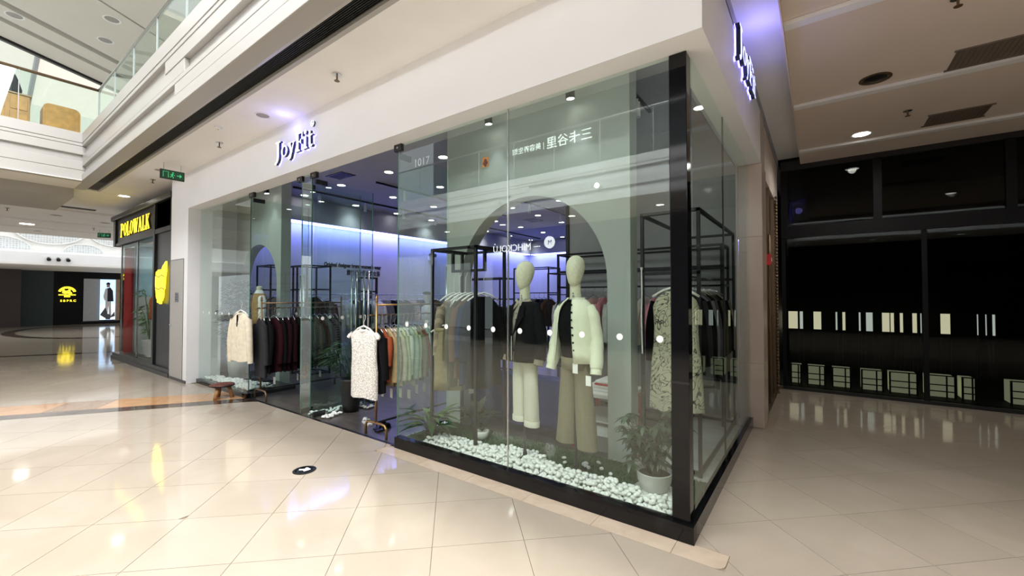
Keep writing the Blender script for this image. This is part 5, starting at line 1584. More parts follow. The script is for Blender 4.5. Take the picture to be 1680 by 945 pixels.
# ================================================================== MANNEQUINS
def ell(cx, cy, rx, ry, z, n=28, a0=0.0, a1=2*PI, ph=0.0, amp=0.0, k=5, close=True):
    m = n if close else n+1
    out = []
    for i in range(m):
        a = a0+(a1-a0)*i/n
        f = 1+amp*math.sin(k*a+ph+z*9)
        out.append((cx+rx*f*math.cos(a), cy+ry*f*math.sin(a), z))
    return out
def solid(o, th):
    md = o.modifiers.new('solidify', 'SOLIDIFY'); md.thickness = th; md.offset = 1.0
    return o
def mann_base(t, h0):
    MB().tube([(0,0,0.02),(0,0,h0)], 0.014, 10).build('stand_pole', 'black_metal', t)
    for k in range(3):
        a = R(90+120*k)
        MB().box(-0.025,0.26,-0.012,0.012,0.0,0.016, mx=Matrix.Rotation(a,4,'Z')).build('stand_leg', 'black_metal', t)
    MB().lathe([(0.05,0.0),(0.05,0.02),(0.022,0.05),(0.018,0.09)], 14).build('stand_hub', 'black_metal', t)
def head(t, z, turn=0.0):
    rings = []
    prof = [(0.0,0.030,0.034,-0.028),(0.03,0.050,0.056,-0.020),(0.07,0.063,0.075,-0.012),(0.12,0.074,0.090,-0.004),(0.17,0.077,0.096,0.004),(0.21,0.070,0.088,0.008),(0.24,0.052,0.066,0.010),(0.258,0.028,0.036,0.010),(0.264,0.006,0.008,0.010)]
    for dz, rx, ry, cy in prof:
        r = ell(0, cy, rx, ry, z+dz, 24)
        # a soft central ridge where the nose would be
        rings.append([(x, y-(0.006*max(0, 1-abs(x)/0.02) if (y < cy and 0.05 < dz < 0.2) else 0), zz) for x, y, zz in r])
    o = MB().loft(rings).build('head', 'mannequin_cloth', t, smooth=True)
    o.rotation_euler = (0, 0, turn)
    MB().loft([ell(0,0.008,0.060,0.062,z-0.16,20), ell(0,0.004,0.050,0.052,z-0.11,20), ell(0,0.0,0.046,0.049,z-0.05,20), ell(0,-0.004,0.044,0.050,z+0.02,20), ell(0,-0.004,0.040,0.046,z+0.06,20)]).build('neck', 'mannequin_cloth', t, smooth=True)
    b = MB(); b.lathe([(0.006,0),(0.006,0.001)], 8, mx=Matrix.Translation((0.012,-0.053,z-0.062)) @ Matrix.Rotation(PI/2,4,'X'))
    for k in range(3): b.box(0.002,0.022+0.002*k,-0.0545,-0.0535,z-0.082-0.007*k,z-0.079-0.007*k)
    b.build('neck_mark', 'dark_metal', t)
def sleeve(t, s, pts, rad, m, cuff=None, name='sleeve'):
    b = MB()
    P = []
    n = 14
    # resample
    for i in range(n+1):
        f = i/n*(len(pts)-1); j = min(int(f), len(pts)-2); u = f-j
        a, c = pts[j], pts[j+1]
        P.append(tuple(a[q]+(c[q]-a[q])*u for q in range(3)))
    rr = []
    for i in range(n+1):
        f = i/n*(len(rad)-1); j = min(int(f), len(rad)-2); u = f-j
        rr.append((rad[j]+(rad[j+1]-rad[j])*u)*(1+0.05*math.sin(i*2.1)))
    P = [(s*p[0]+0.0, p[1]+0.003*math.sin(i*1.7), p[2]) for i, p in enumerate(P)]
    b.tube(P, rr, 16, cap=False)
    o = b.build(name, m, t, smooth=True)
    if cuff:
        e = P[-1]; d = Vector(P[-1])-Vector(P[-3]); d.normalize()
        MB().tube([Vector(e)-d*0.015, Vector(e)+d*0.05], rr[-1]*0.9, 16, cap=False).build('cuff', cuff, o, smooth=True)
    return o
def leg_loft(t, s, z1, z0, top, bot, cx1, cx0, m, name='trouser_leg', cuff=None, ry=0.8, fray=False):
    rings = []
    N = 10
    for i in range(N+1):
        f = i/N
        z = z1+(z0-z1)*f
        rx = top+(bot-top)*f
        rings.append(ell(s*(cx1+(cx0-cx1)*f), 0.0+0.01*f, rx, rx*ry, z, 26, ph=s*1.3, amp=0.035*f+0.01, k=4))
    o = MB().loft(rings, cap=False).build(name, m, t, smooth=True)
    if cuff:
        MB().loft([ell(s*cx0, 0.01, bot*1.06, bot*ry*1.06, z0, 26), ell(s*cx0, 0.01, bot*1.07, bot*ry*1.07, z0+0.05, 26), ell(s*cx0, 0.01, bot*1.0, bot*ry*1.0, z0+0.052, 26)], cap=False).build('turn_up', cuff, o, smooth=True)
    # front crease
    return o
def shell(t, name, m, rows, gap0, gap1, th=0.007, n=36):
    """open-front garment body: rows of (z, rx, ry, cy); gap in radians at top and bottom"""
    rings = []
    K = len(rows)-1
    for i, (z, rx, ry, cy) in enumerate(rows):
        g0 = gap0[0]+(gap0[1]-gap0[0])*i/K; g1 = gap1[0]+(gap1[1]-gap1[0])*i/K
        rings.append(ell(0, cy, rx, ry, z, n, -PI/2+g0, 3*PI/2-g1, ph=0.5, amp=0.018*i/K, k=6, close=False))
    o = MB().loft(rings, closed=False, cap=False).build(name, m, t, smooth=True)
    return solid(o, th)

# mannequin in the cream collarless jacket, black top and wide khaki trousers
mz = 0.0
m2 = thing('mannequin', 'headform mannequin in cream open jacket, black top and wide khaki trousers', 'mannequin', (-0.985, 0.29, PZ), R(-6))
mann_base(m2, 1.0)
head(m2, 1.605, R(8))
mat('jacket_cream', (0.72,0.74,0.58), 0.8, var=0.03, scale=30, bump=0.10, bscale=160, sheen=0.1)
top = MB().loft([ell(0,0.0,0.120,0.075,0.97,28), ell(0,0,0.126,0.082,1.0,28), ell(0,-0.01,0.130,0.095,1.08,28), ell(0,-0.015,0.150,0.108,1.22,28), ell(0,-0.01,0.160,0.105,1.32,28), ell(0,0.0,0.150,0.085,1.40,28), ell(0,0.0,0.100,0.070,1.45,28), ell(0,0.0,0.066,0.062,1.475,28)])
top.build('black_top', 'cloth_black', m2, smooth=True)
MB().tube(ell(0,0.0,0.062,0.060,1.48,24)+[ell(0,0.0,0.062,0.060,1.48,24)[0]], 0.010, 8, cap=False).build('neckband', 'cloth_black', m2, smooth=True)
rows = [(1.492,0.075,0.066,0.006),(1.465,0.115,0.085,0.006),(1.43,0.148,0.100,0.004),(1.38,0.165,0.114,0.0),(1.28,0.176,0.122,-0.004),(1.15,0.184,0.126,-0.004),(1.05,0.192,0.129,-0.002),(0.965,0.200,0.132,0.0)]
jk = shell(m2, 'jacket_body', 'jacket_cream', rows, (0.10,0.32), (0.62,0.80))
MB().tube([(0.075*math.cos(a), 0.006+0.066*math.sin(a), 1.497) for a in [-PI/2+0.15+k*(2*PI-0.85)/20 for k in range(21)]], 0.009, 8).build('collar', 'jacket_cream', jk, smooth=True)
for k in range(7):
    z = 1.445-0.062*k
    f = k/6
    g = 0.10+0.22*(1.49-z)/0.52
    rx = 0.12+0.056*min(1, (1.48-z)/0.12); ry = 0.088+0.040*min(1, (1.48-z)/0.15)
    a = -PI/2+g+0.10
    MB().lathe([(0.0085,0.0),(0.0085,0.004),(0.004,0.006)], 10, mx=Matrix.Translation((rx*math.cos(a), ry*math.sin(a)-0.008, z)) @ Matrix.Rotation(PI/2,4,'X')).build('button', 'cloth_black', jk)
for s in (-1, 1):
    sleeve(m2, s, [(0.130,0.0,1.435),(0.164,0.004,1.365),(0.192,0.012,1.20),(0.210,-0.005,1.08),(0.222,-0.035,0.93)], [0.042,0.055,0.057,0.056,0.053], 'jacket_cream', 'jacket_cream')
mat('trouser_khaki', (0.19,0.165,0.105), 0.85, var=0.05, scale=40, bump=0.1, bscale=250)
MB().loft([ell(0,0,0.132,0.080,0.90,30), ell(0,0,0.134,0.090,0.94,30), ell(0,0,0.138,0.092,1.0,30)]).build('waist', 'trouser_khaki', m2, smooth=True)
for s in (-1, 1):
    leg_loft(m2, s, 0.96, 0.245 if s > 0 else 0.265, 0.074, 0.094, 0.062, 0.108, 'trouser_khaki', ry=0.78)
for k, (x, z) in enumerate(((0.075,0.965),(0.20,0.88))):
    MB().box(x-0.024,x+0.024,-0.122,-0.119,z-0.08,z).build('swing_tag', 'paper', m2)

# mannequin in the black jacket, grey shirt collar and white trousers
m1 = thing('mannequin', 'headform mannequin in black jacket over grey shirt with off white turn-up trousers', 'mannequin', (-1.515, 0.30, PZ), R(-14))
mann_base(m1, 1.0)
head(m1, 1.585, R(-4))
mat('shirt_grey', (0.30,0.27,0.22), 0.8, var=0.04)
mat('jacket_black', (0.005,0.005,0.006), 0.8, var=0.2, scale=30, spec=0.1)
MB().loft([ell(0,0,0.120,0.075,0.97,28), ell(0,-0.01,0.130,0.095,1.08,28), ell(0,-0.015,0.150,0.108,1.22,28), ell(0,-0.01,0.160,0.105,1.31,28), ell(0,0.0,0.150,0.085,1.39,28), ell(0,0.0,0.090,0.070,1.44,28), ell(0,0.0,0.062,0.060,1.48,28)]).build('grey_shirt', 'shirt_grey', m1, smooth=True)
for s in (-1, 1):
    vs = [(0.0,-0.064,1.455),(s*0.055,-0.05,1.492),(s*0.075,0.0,1.495),(s*0.105,-0.055,1.43),(s*0.055,-0.098,1.39)]
    b = MB(); b.add(vs, [(0,1,2,3,4)]); solid(b.build('shirt_collar', 'shirt_grey', m1), 0.006)
for k in range(3):
    MB().lathe([(0.006,0),(0.006,0.003)], 8, mx=Matrix.Translation((0.003,-0.108-0.008*k,1.36-0.055*k)) @ Matrix.Rotation(PI/2,4,'X')).build('shirt_button', 'dark_metal', m1)
rows = [(1.462,0.105,0.078,0.006),(1.425,0.150,0.102,0.004),(1.37,0.168,0.118,0.0),(1.26,0.180,0.128,-0.004),(1.13,0.190,0.132,-0.004),(1.02,0.195,0.136,-0.002),(0.925,0.202,0.140,0.0)]
jb = shell(m1, 'jacket_body', 'jacket_black', rows, (0.42,0.03), (0.42,0.05), 0.01)
for s in (-1, 1):
    vs = [(s*0.05,-0.098,1.43),(s*0.11,-0.098,1.435),(s*0.125,-0.122,1.34),(s*0.07,-0.150,1.24),(s*0.012,-0.155,1.16),(s*0.03,-0.135,1.28)]
    b = MB(); b.add(vs, [(0,1,2,3,4,5)]); solid(b.build('lapel', 'jacket_black', jb), 0.008)
    sleeve(m1, s, [(0.132,0.0,1.42),(0.168,0.004,1.35),(0.196,0.012,1.19),(0.210,0.005,1.06),(0.214,-0.02,0.95)], [0.042,0.057,0.058,0.056,0.053], 'jacket_black', 'cloth_taupe')
MB().box(-0.005,0.005,-0.165,-0.158,0.94,1.16).build('zip', 'steel', jb)
mat('trouser_white', (0.62,0.60,0.50), 0.85, var=0.03, scale=40, bump=0.08, bscale=250)
MB().loft([ell(0,0,0.142,0.080,0.90,30), ell(0,0,0.142,0.092,0.94,30), ell(0,0,0.135,0.09,1.0,30)]).build('waist', 'trouser_white', m1, smooth=True)
for s in (-1, 1):
    leg_loft(m1, s, 0.96, 0.335 if s > 0 else 0.355, 0.077, 0.078, 0.072, 0.082, 'trouser_white', cuff='trouser_white', ry=0.75)
# dress form with brown vest by the far window
df = thing('dress_form', 'dress form in brown vest over white shirt behind the far rack', 'mannequin', (-7.45, 0.50, 0.057), R(-10))
mann_base(df, 1.2)
MB().loft([ell(0,0,0.14,0.10,1.08,20), ell(0,0,0.125,0.09,1.22,20), ell(0,0,0.155,0.11,1.42,20), ell(0,0,0.16,0.10,1.54,20), ell(0,0,0.10,0.07,1.62,20), ell(0,0,0.05,0.05,1.66,20)]).build('shirt', 'cloth_white', df, smooth=True)
shell(df, 'vest', 'cloth_camel', [(1.60,0.12,0.085,0.0),(1.54,0.172,0.112,0.0),(1.42,0.170,0.122,0.0),(1.22,0.145,0.105,0.0),(1.05,0.165,0.115,0.0)], (0.25,0.05), (0.25,0.05), 0.006)
for s in (-1, 1):
    sleeve(df, s, [(0.15,0,1.54),(0.20,0,1.46),(0.225,0.0,1.28),(0.225,-0.02,1.12)], [0.055,0.066,0.06,0.05], 'cloth_white')
MB().lathe([(0.045,0),(0.045,0.06),(0.03,0.075)], 14, c=(0,0,1.66)).build('neck_cap', 'mannequin_cloth', df)
# white bust deep in the shop
bu = thing('mannequin_bust', 'white mannequin head with dark beret deep in the shop', 'mannequin', (-6.6, 3.75, 0))
MB().tube([(0,0,0),(0,0,1.2)], 0.02, 8).build('pole', 'steel', bu)
MB().lathe([(0.14,0),(0.14,0.02)], 16).build('base', 'steel', bu)
MB().loft([ell(0,0,0.15,0.1,1.0,18), ell(0,0,0.17,0.11,1.25,18), ell(0,0,0.16,0.1,1.36,18), ell(0,0,0.06,0.06,1.42,18), ell(0,0,0.05,0.05,1.47,18), ell(0,-0.01,0.07,0.085,1.56,18), ell(0,0,0.078,0.095,1.63,18), ell(0,0,0.05,0.06,1.70,18), ell(0,0,0.01,0.01,1.715,18)]).build('bust', 'white_plastic', bu, smooth=True)
MB().lathe([(0.08,1.655),(0.115,1.675),(0.10,1.705),(0.02,1.72)], 16).build('beret', 'cloth_charcoal', bu, smooth=True)
t = thing('shop_mannequin', 'mannequin with orange knit and white trousers in the black fronted shop', 'mannequin', (-12.35, 0.22, 0.1))
MB().loft([ell(0,0,0.15,0.1,0.95,16), ell(0,0,0.14,0.1,1.1,16), ell(0,0,0.19,0.12,1.35,16), ell(0,0,0.2,0.1,1.45,16), ell(0,0,0.06,0.06,1.52,16)]).build('sweater', 'orange_knit', t, smooth=True)
MB().loft([ell(0,0,0.05,0.05,1.50,14), ell(0,0,0.045,0.05,1.58,14), ell(0,-0.01,0.07,0.085,1.68,14), ell(0,0,0.075,0.09,1.75,14), ell(0,0,0.01,0.01,1.83,14)]).build('head', 'white_plastic', t, smooth=True)
for s in (-1, 1):
    sleeve(t, s, [(0.17,0,1.44),(0.23,0,1.3),(0.25,0,1.1),(0.24,-0.03,0.95)], [0.05,0.06,0.055,0.045], 'orange_knit')
    leg_loft(t, s, 1.0, 0.06, 0.085, 0.07, 0.08, 0.09, 'cloth_white')
    MB().box(s*0.09-0.045, s*0.09+0.045, -0.16, 0.08, 0.0, 0.07).build('shoe', 'white_plastic', t)

# ================================================================== PLANTS
def leaf_mesh(name, L, w, droop, m, fold=0.15, n=5):
    b = MB(); vs = []; fs = []
    for i in range(n+1):
        f = i/n
        x = L*f; z = -droop*L*f*f
        hw = w*math.sin(PI*(0.06+0.94*f)**0.8)*0.5 if i < n else 0.0005
        vs += [(x,-hw,z+fold*hw), (x,0,z), (x,hw,z+fold*hw)]
    for i in range(n):
        a = 3*i
        fs += [(a,a+1,a+4,a+3), (a+1,a+2,a+5,a+4)]
    b.add(vs, fs)
    me = b.mesh(name, True); me.materials.append(M[m])
    return me
def basis(d, roll=0.0):
    d = Vector(d).normalized()
    u = Vector((0,0,1)) if abs(d.z) < 0.95 else Vector((1,0,0))
    y = u.cross(d).normalized(); z = d.cross(y)
    m = Matrix((d, y, z)).transposed()
    return (m @ Matrix.Rotation(roll, 3, 'X')).to_euler()
rp = random.Random(11)
# umbrella plant in white pot at the glass corner
sc_ = thing('umbrella_plant', 'leafy umbrella plant in a white pot beside the corner post', 'plant', (-0.36, 0.40, PZ))
pot = MB().lathe([(0.075,0.0),(0.10,0.02),(0.125,0.08),(0.135,0.15),(0.14,0.155),(0.128,0.155),(0.12,0.12)], 28).build('pot', 'pot_white', sc_, smooth=True)
MB().lathe([(0.15,0.0),(0.155,0.012),(0.13,0.012)], 24).build('saucer', 'pot_white', pot, smooth=True)
MB().lathe([(0.122,0.128),(0.03,0.135)], 20).build('soil', 'soil', pot)
lm = [leaf_mesh('leaf_a', 0.100, 0.036, 0.30, 'leaf_dark'), leaf_mesh('leaf_b', 0.088, 0.032, 0.42, 'leaf_mid'), leaf_mesh('leaf_c', 0.112, 0.036, 0.22, 'leaf_dark')]
nl = 0
for s in range(28):
    a = rp.uniform(0, 2*PI) if s > 5 else R(150+40*s)
    out = rp.uniform(0.04, 0.26); h = rp.uniform(0.10, 0.46)
    end = Vector((math.cos(a)*out, math.sin(a)*out*0.75, 0.13+h))
    p0 = Vector((math.cos(a)*0.03, math.sin(a)*0.03, 0.12))
    mid = (p0+end)/2 + Vector((0,0,0.06))
    st = MB().tube([p0, mid, end], 0.0045, 6, r2=0.003).build('stem', 'stem_brown', sc_)
    for wq, f in enumerate((1.0, 0.6) if s % 2 else (1.0,)):
        c = p0.lerp(mid, f*2) if f < 0.5 else mid.lerp(end, (f-0.5)*2)
        k = 7; off = rp.uniform(0, 6.28)
        if f < 1:
            d = Vector((math.cos(a+1.4), math.sin(a+1.4), 0.3)); c2 = c+d*0.07
            MB().tube([c, c2], 0.003, 5).build('stem', 'stem_brown', sc_); c = c2
        for q in range(k):
            aa = off+2*PI*q/k
            d = Vector((math.cos(aa), math.sin(aa), -0.25+rp.uniform(-.2,.25)))
            share('leaf', lm[(s+q) % 3], sc_, c, basis(d), (rp.uniform(.8,1.1),)*3)
            nl += 1
# peace lily plants at the other end of the window
def lily(loc, label, n, h, seed, m=('leaf_mid','leaf_light'), potm='pot_black'):
    rg = random.Random(seed)
    t = thing('leafy_plant', label, 'plant', loc)
    MB().lathe([(0.06,0),(0.075,0.08),(0.078,0.085),(0.068,0.085),(0.065,0.07)], 18).build('pot', potm, t, smooth=True)
    lms = [leaf_mesh('lily_leaf', 0.26, 0.075, 0.55, m[0], n=6), leaf_mesh('lily_leaf', 0.23, 0.066, 0.40, m[1], n=6)]
    for k in range(n):
        a = rg.uniform(0, 2*PI); hh = h*rg.uniform(0.25, 0.8)
        r_ = rg.uniform(0.03, 0.10)
        e = Vector((math.cos(a)*r_, math.sin(a)*r_, 0.07+hh))
        MB().tube([(math.cos(a)*0.02, math.sin(a)*0.02, 0.07), e], 0.003, 5).build('stalk', 'leaf_mid', t)
        d = Vector((math.cos(a), math.sin(a), rg.uniform(0.1, 1.2)))
        share('leaf', lms[k % 2], t, e, basis(d), (rg.uniform(.8,1.15),)*3)
lily((-2.66,0.20,PZ), 'bushy peace lily at the entrance end of the front window', 34, 0.24, 3)
lily((-2.42,0.66,PZ), 'second leafy plant behind the black frame rack', 22, 0.20, 4, ('leaf_dark','leaf_mid'))
t = thing('small_pot', 'small round white pot with a short dark plant behind the pebbles', 'plant', (-2.22, 0.52, PZ))
MB().lathe([(0.05,0),(0.068,0.03),(0.075,0.09),(0.07,0.092),(0.062,0.07)], 20).build('pot', 'pot_white', t, smooth=True)
for k in range(9):
    share('leaf', lm[k % 3], t, (0,0,0.08), basis((math.cos(k*0.7), math.sin(k*0.7), 1.0)), (0.8,)*3)
# palm in tall black pot at the middle pane
pm = thing('potted_palm', 'dark palm in a tall black pot behind the open glass door', 'plant', (-4.62, 0.52, 0.0))
MB().lathe([(0.105,0.0),(0.12,0.10),(0.145,0.40),(0.155,0.43),(0.155,0.46),(0.14,0.46),(0.13,0.40)], 22).build('pot', 'pot_black', pm, smooth=True)
MB().lathe([(0.132,0.41),(0.02,0.42)], 16).build('soil', 'soil', pm)
for k in range(20):
    a = 2*PI*k/20+rp.uniform(-.2,.2); L = rp.uniform(0.35, 0.6); up_ = rp.uniform(0.25, 0.6)
    b = MB(); path = []
    for i in range(7):
        f = i/6
        path.append(Vector((math.cos(a)*L*f*0.8, math.sin(a)*L*f*0.8, 0.42+up_*math.sin(f*2.0)*0.95)))
    b.tube(path, 0.005, 5, r2=0.002)
    for i in range(2, 7):
        for s in (-1, 1):
            p = path[i]; d = Vector((-math.sin(a)*s+math.cos(a)*0.7, math.cos(a)*s+math.sin(a)*0.7, -0.35)).normalized()
            q = p+d*0.24*(1.1-0.5*i/6); w_ = Vector((math.cos(a), math.sin(a), 0.3))*0.016
            b.add([p-w_*0.3, (p+q)/2-w_, q, (p+q)/2+w_], [(0,1,2,3)])
    b.build('frond', 'leaf_dark' if k % 3 else 'leaf_mid', pm, fixn=False)
# tall ficus in the far window
fi = thing('ficus_tree', 'tall dark ficus in a grey pot behind the far window', 'plant', (-8.30, 0.48, 0.057))
MB().lathe([(0.13,0),(0.15,0.25),(0.17,0.42),(0.175,0.45),(0.15,0.45)], 20).build('pot', 'grey_wall', fi, smooth=True)
MB().tube([(0,0,0.4),(0.02,0.01,0.8),(-0.01,0,1.2),(0.02,0,1.6)], 0.018, 8).build('trunk', 'stem_brown', fi)
rf = random.Random(21)
fl = MB()
for k in range(900):
    a = rf.uniform(0, 2*PI); z = rf.uniform(0.55, 1.85); rr = 0.32*math.sqrt(rf.random())*(0.55+0.45*math.sin((z-0.55)/1.3*PI))
    p = Vector((math.cos(a)*rr, math.sin(a)*rr, z)); d = Vector((math.cos(a), math.sin(a), rf.uniform(-.8,.4))).normalized()
    y = Vector((-math.sin(a), math.cos(a), 0)); Lf = rf.uniform(.08,.13)
    fl.add([p, p+d*Lf*.5+y*.028, p+d*Lf, p+d*Lf*.5-y*.028], [(0,1,2,3)])
o = fl.build('foliage', 'leaf_matte', fi, fixn=False); o['kind'] = 'stuff'
# palm in the neighbour shop window
t = thing('display_palm', 'bright green palm in the black fronted shop window', 'plant', (-13.15, 0.30, 0.1))
MB().lathe([(0.12,0),(0.16,0.4),(0.13,0.4)], 16).build('pot', 'pot_white', t)
for k in range(12):
    a = 2*PI*k/12; b = MB(); path = []
    for i in range(6):
        f = i/5; path.append(Vector((math.cos(a)*0.26*f, math.sin(a)*0.22*f, 0.4+1.3*math.sin(f*1.9)*(0.7+0.3*math.sin(k*2)))))
    b.tube(path, 0.008, 5)
    for i in range(1, 6):
        for s in (-1, 1):
            p = path[i]; d = Vector((-math.sin(a)*s+math.cos(a)*0.7, math.cos(a)*s+math.sin(a)*0.7, -0.5)).normalized(); q = p+d*0.22; w_ = Vector((math.cos(a), math.sin(a), .3))*0.02
            b.add([p, (p+q)/2-w_, q, (p+q)/2+w_], [(0,1,2,3)])
    b.build('frond', 'leaf_light', t, fixn=False)

# ================================================================== PEBBLES
pme = []
for k in range(6):
    bm = bmesh.new(); bmesh.ops.create_icosphere(bm, subdivisions=2, radius=1.0)
    rg = random.Random(k+50); sx, sy, sz = rg.uniform(.8,1.15), rg.uniform(.8,1.1), rg.uniform(.6,.8)
    p1_, p2_ = rg.uniform(0,6), rg.uniform(0,6)
    for v in bm.verts:
        f = 1+0.08*math.sin(2.3*v.co.x*2+p1_)+0.06*math.sin(3*v.co.y+p2_)
        v.co = Vector((v.co.x*sx*f, v.co.y*sy*f, v.co.z*sz*f))
    me = bpy.data.meshes.new('pebble'); bm.to_mesh(me); bm.free()
    me.shade_smooth(); me.materials.append(M['pebble']); pme.append(me)
def edge_y(x):   # inner edge of the pebble bed in the front window
    return 0.38+0.07*math.sin(x*3.1+0.5)+0.04*math.sin(x*7)
cand = []
rq = random.Random(77)
x = -2.62
while x < -0.13:
    y = 0.075
    while y < edge_y(x):
        skip = math.hypot(x+0.34, y-0.40) < 0.16 or (x > -0.7 and y > 0.30 and rq.random() < 0.55) or math.hypot(x+2.66, y-0.20) < 0.09
        if any(math.hypot(x-px_, y-py_) < 0.022 for px_, py_ in ((-2.68,0.23),(-2.06,0.23),(-0.985,0.29),(-1.515,0.30))): skip = True
        if not skip:
            cand.append((x+rq.uniform(-.012,.012), y+rq.uniform(-.012,.012), PZ+0.012+rq.uniform(0,.006), rq.uniform(.018,.0255)))
            if 0.10 < y < edge_y(x)-0.05 and rq.random() < 0.85:
                cand.append((x+rq.uniform(-.02,.02), y+rq.uniform(-.02,.02), PZ+0.042+rq.uniform(0,.010), rq.uniform(.018,.0255)))
        y += 0.037
    x += 0.038
for q in range(9):
    cand.append((rq.uniform(-1.3,-0.7), rq.uniform(0.42,0.62), PZ+0.016, 0.021))
cand.sort(key=lambda c: math.hypot(c[0]-0.694, c[1]+2.934))
def joined_pebbles(lst, label):
    b = MB()
    for (x, y, z, r) in lst:
        me = pme[rq.randrange(6)]; rot = Matrix.Rotation(rq.uniform(0,6.28), 3, 'Z') @ Matrix.Rotation(rq.uniform(-.5,.5), 3, 'X')
        b.add([Vector((x,y,z))+rot @ (v.co*r) for v in me.vertices], [tuple(p.vertices) for p in me.polygons])
    o = b.build('pebbles', 'pebble', smooth=True, fixn=False)
    tag(o, label, 'pebbles', kind='stuff')
for k, (x, y, z, r) in enumerate(cand[:290]):
    o = share('pebble', pme[rq.randrange(6)], None, (x,y,z), (rq.uniform(-.5,.5), rq.uniform(-.4,.4), rq.uniform(0,6.28)), (r,r,r))
    tag(o, 'white polished pebble in the bed along the corner window', 'pebble', 'white pebbles in the front window')
joined_pebbles(cand[290:], 'bed of white pebbles farther along the front window')
lst = []
for k in range(420):
    x = rq.uniform(-8.62,-6.85); f = (x+8.62)/1.77
    y = 0.07+rq.random()*(0.22+0.25*f)
    if math.hypot(x+8.30, y-0.48) < 0.2 or math.hypot(x+7.45, y-0.5) < 0.06: continue
    lst.append((x, y, 0.057+rq.uniform(.012,.04), rq.uniform(.02,.03)))
joined_pebbles(lst, 'bed of white pebbles in the far window')
lst = []
for k in range(170):
    x = rq.uniform(-4.92,-4.50); y = rq.uniform(0.06,0.85)
    if math.hypot(x+4.62, y-0.52) < 0.18 or abs(x-(D2+0.03)) < 0.04: continue
    lst.append((x, y, rq.uniform(.014,.03), rq.uniform(.018,.027)))
joined_pebbles(lst, 'white pebbles scattered round the black palm pot')

# ================================================================== SMALL THINGS AND FURNITURE
# stool outside the far window
stl = thing('wooden_stool', 'small low wooden stool with red brown patterned seat by the far window', 'stool', (-6.95, -0.24, 0.0), R(20))
MB().lathe([(0.13,0.185),(0.165,0.19),(0.17,0.205),(0.165,0.222),(0.14,0.226)], 24).build('seat', 'red_brown', stl, smooth=True)
MB().lathe([(0.171,0.192),(0.173,0.2),(0.171,0.21)], 24, cap=False).build('seat_band', 'black_satin', stl)
for k in range(3):
    a = R(40+120*k)
    MB().tube([(math.cos(a)*0.14, math.sin(a)*0.14, 0.0), (math.cos(a)*0.085, math.sin(a)*0.085, 0.19)], 0.024, 10, r2=0.03).build('leg', 'wood_stool', stl, smooth=True)
# navy sofa seen through the arch
sf = thing('navy_sofa', 'navy blue velvet sofa with wooden legs behind the arch', 'sofa', (-2.25, 1.45, 0))
bevel(MB().box(-0.80,0.72,-0.34,0.36,0.13,0.40).build('base', 'blue_velvet', sf), 0.03, 3)
bevel(MB().box(-0.80,0.72,-0.38,-0.20,0.13,0.70).build('backrest', 'blue_velvet', sf), 0.05, 3)
for x0, x1 in ((-0.84,-0.68),(0.60,0.76)):
    bevel(MB().box(x0,x1,-0.36,0.36,0.13,0.56).build('armrest', 'blue_velvet', sf), 0.05, 3)
for x0, x1 in ((-0.66,-0.05),(-0.03,0.58)):
    bevel(MB().box(x0,x1,-0.19,0.35,0.40,0.49).build('seat_cushion', 'blue_velvet', sf), 0.035, 3)
for x in (-0.74,0.66):
    for y in (-0.30,0.30):
        MB().lathe([(0.018,0),(0.03,0.13)], 10, c=(x,y,0)).build('leg', 'wood_orange', sf)
# white table with red legs and things on it
tb = thing('white_table', 'white table with red legs behind the right arch pillar', 'table', (-1.16, 1.40, 0))
bevel(MB().box(-0.30,0.28,-0.32,0.32,0.56,0.60).build('top', 'white_plastic', tb), 0.006)
bevel(MB().box(-0.27,0.25,-0.29,0.29,0.30,0.32).build('shelf', 'white_plastic', tb), 0.004)
for x in (-0.26,0.24):
    for y in (-0.28,0.28):
        MB().box(x-0.022,x+0.022,y-0.022,y+0.022,0,0.56).build('leg', 'red', tb)
ct = thing('carton', 'white carton with small print under the white table', 'box', (-1.17, 1.36, 0))
bevel(MB().box(-0.20,0.17,-0.22,0.2,0.0,0.26).build('body', 'paper', ct), 0.004)
MB().add([(-0.20,-0.22,0.262),(0.17,-0.22,0.262),(0.22,-0.34,0.20),(-0.16,-0.34,0.20)], [(0,1,2,3)]).build('flap', 'paper', ct)
MB().box(-0.17,-0.14,-0.222,-0.22,0.15,0.20).build('print_mark', 'dark_metal', ct)
bx = thing('folded_clothes', 'stack of folded white and red cloths on the white table', 'clothes', (-1.10, 1.38, 0.60))
for k, (m, h) in enumerate((('paper',0.035),('cloth_ivory',0.03),('red',0.02),('paper',0.03))):
    z = (0,0.036,0.067,0.088)[k]
    bevel(MB().box(-0.16+0.01*k,0.15-0.012*k,-0.18,0.16,z,z+h).build('folded_cloth', m, bx), 0.008)
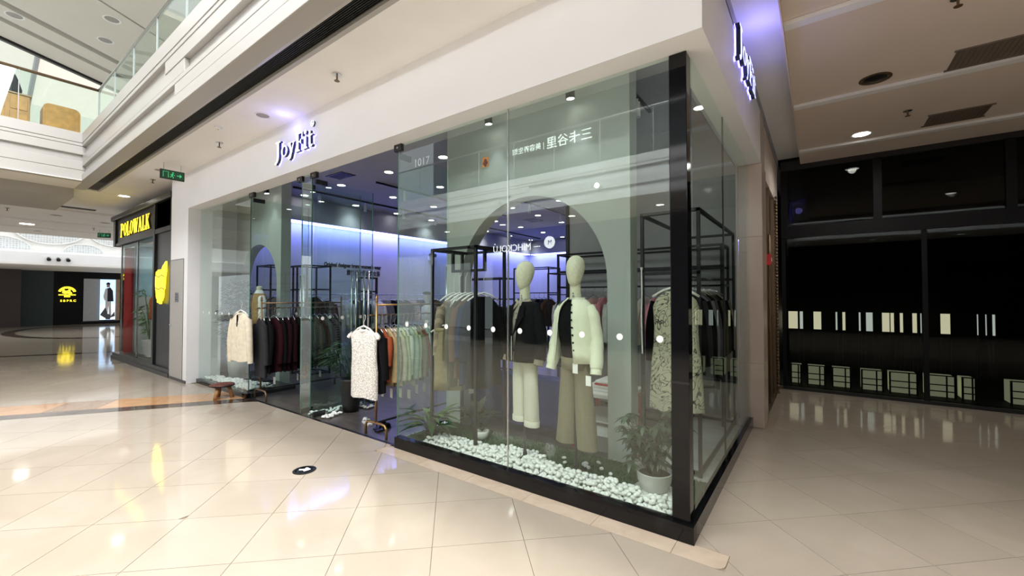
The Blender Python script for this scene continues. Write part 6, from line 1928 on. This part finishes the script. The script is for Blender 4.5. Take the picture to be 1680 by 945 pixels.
# sandals and shoes by the entrance
def shoe(loc, rz, m, label, cat='shoe', heel=False):
    t = thing('shoe', label, cat, loc, rz)
    MB().prism([(-0.03,-0.11),(0.025,-0.12),(0.038,-0.04),(0.03,0.10),(0.0,0.125),(-0.035,0.09),(-0.036,-0.02)], 0.0, 0.018).build('sole', 'dark_metal' if m == 'cloth_black' else m, t)
    rings = [ell(0,0.085,0.028,0.03,0.02,12), ell(0,0.07,0.030,0.045,0.035,12), ell(0,0.055,0.024,0.035,0.06,12)]
    MB().loft(rings).build('toe_cap', m, t, smooth=True)
    MB().tube([(-0.034,-0.03,0.02),(-0.02,-0.03,0.06),(0.02,-0.03,0.06),(0.034,-0.03,0.02)], 0.007, 6).build('strap', m, t)
    return t
shoe((-4.98,0.93,0.0), R(60), 'cloth_black', 'left dark strappy sandal beside the palm pot')
shoe((-4.86,1.0,0.0), R(80), 'cloth_black', 'right dark strappy sandal beside the palm pot')
shoe((-3.93,0.30,0.0), R(75), 'cloth_white', 'white slipper lying on the floor under the brass rack')
shoe((-3.66,0.30,0.0), R(20), 'cloth_black', 'black shoe on the floor under the brass rack')
shoe((-3.56,0.27,0.0), R(10), 'cloth_black', 'second black shoe on the floor beside the first under the brass rack')
# low white sheets hanging: notice cards on the side rack and white ribbon
t = thing('white_ribbon', 'long thin white ribbon hanging from the corner rack', 'ribbon', (-0.60, 0.835, PZ+1.35))
MB().tube([(0,0,0.42),(0.004,-0.003,0.2),(-0.003,0,0.0),(0.004,0,-0.35)], 0.007, 6).build('band', 'cloth_white', t)
MB().lathe([(0.012,0),(0.012,0.02)], 8, c=(0,0,0.41)).build('knot', 'cloth_white', t)
# emergency exit sign inside the shop on the left wall
t = thing('wall_notice', 'small white emergency lamp high on the blue wall', 'emergency lamp', (SX0+0.005, 6.35, 2.75))
bevel(MB().box(0,0.05,-0.16,0.16,0,0.12).build('case', 'white_plastic', t), 0.01)
for s in (-1, 1):
    MB().lathe([(0.05,0),(0.06,0.05),(0.055,0.06)], 12, mx=Matrix.Translation((0.02,s*0.09,0.17)) @ Matrix.Rotation(PI/2,4,'Y')).build('lamp_head', 'dark_metal', t)
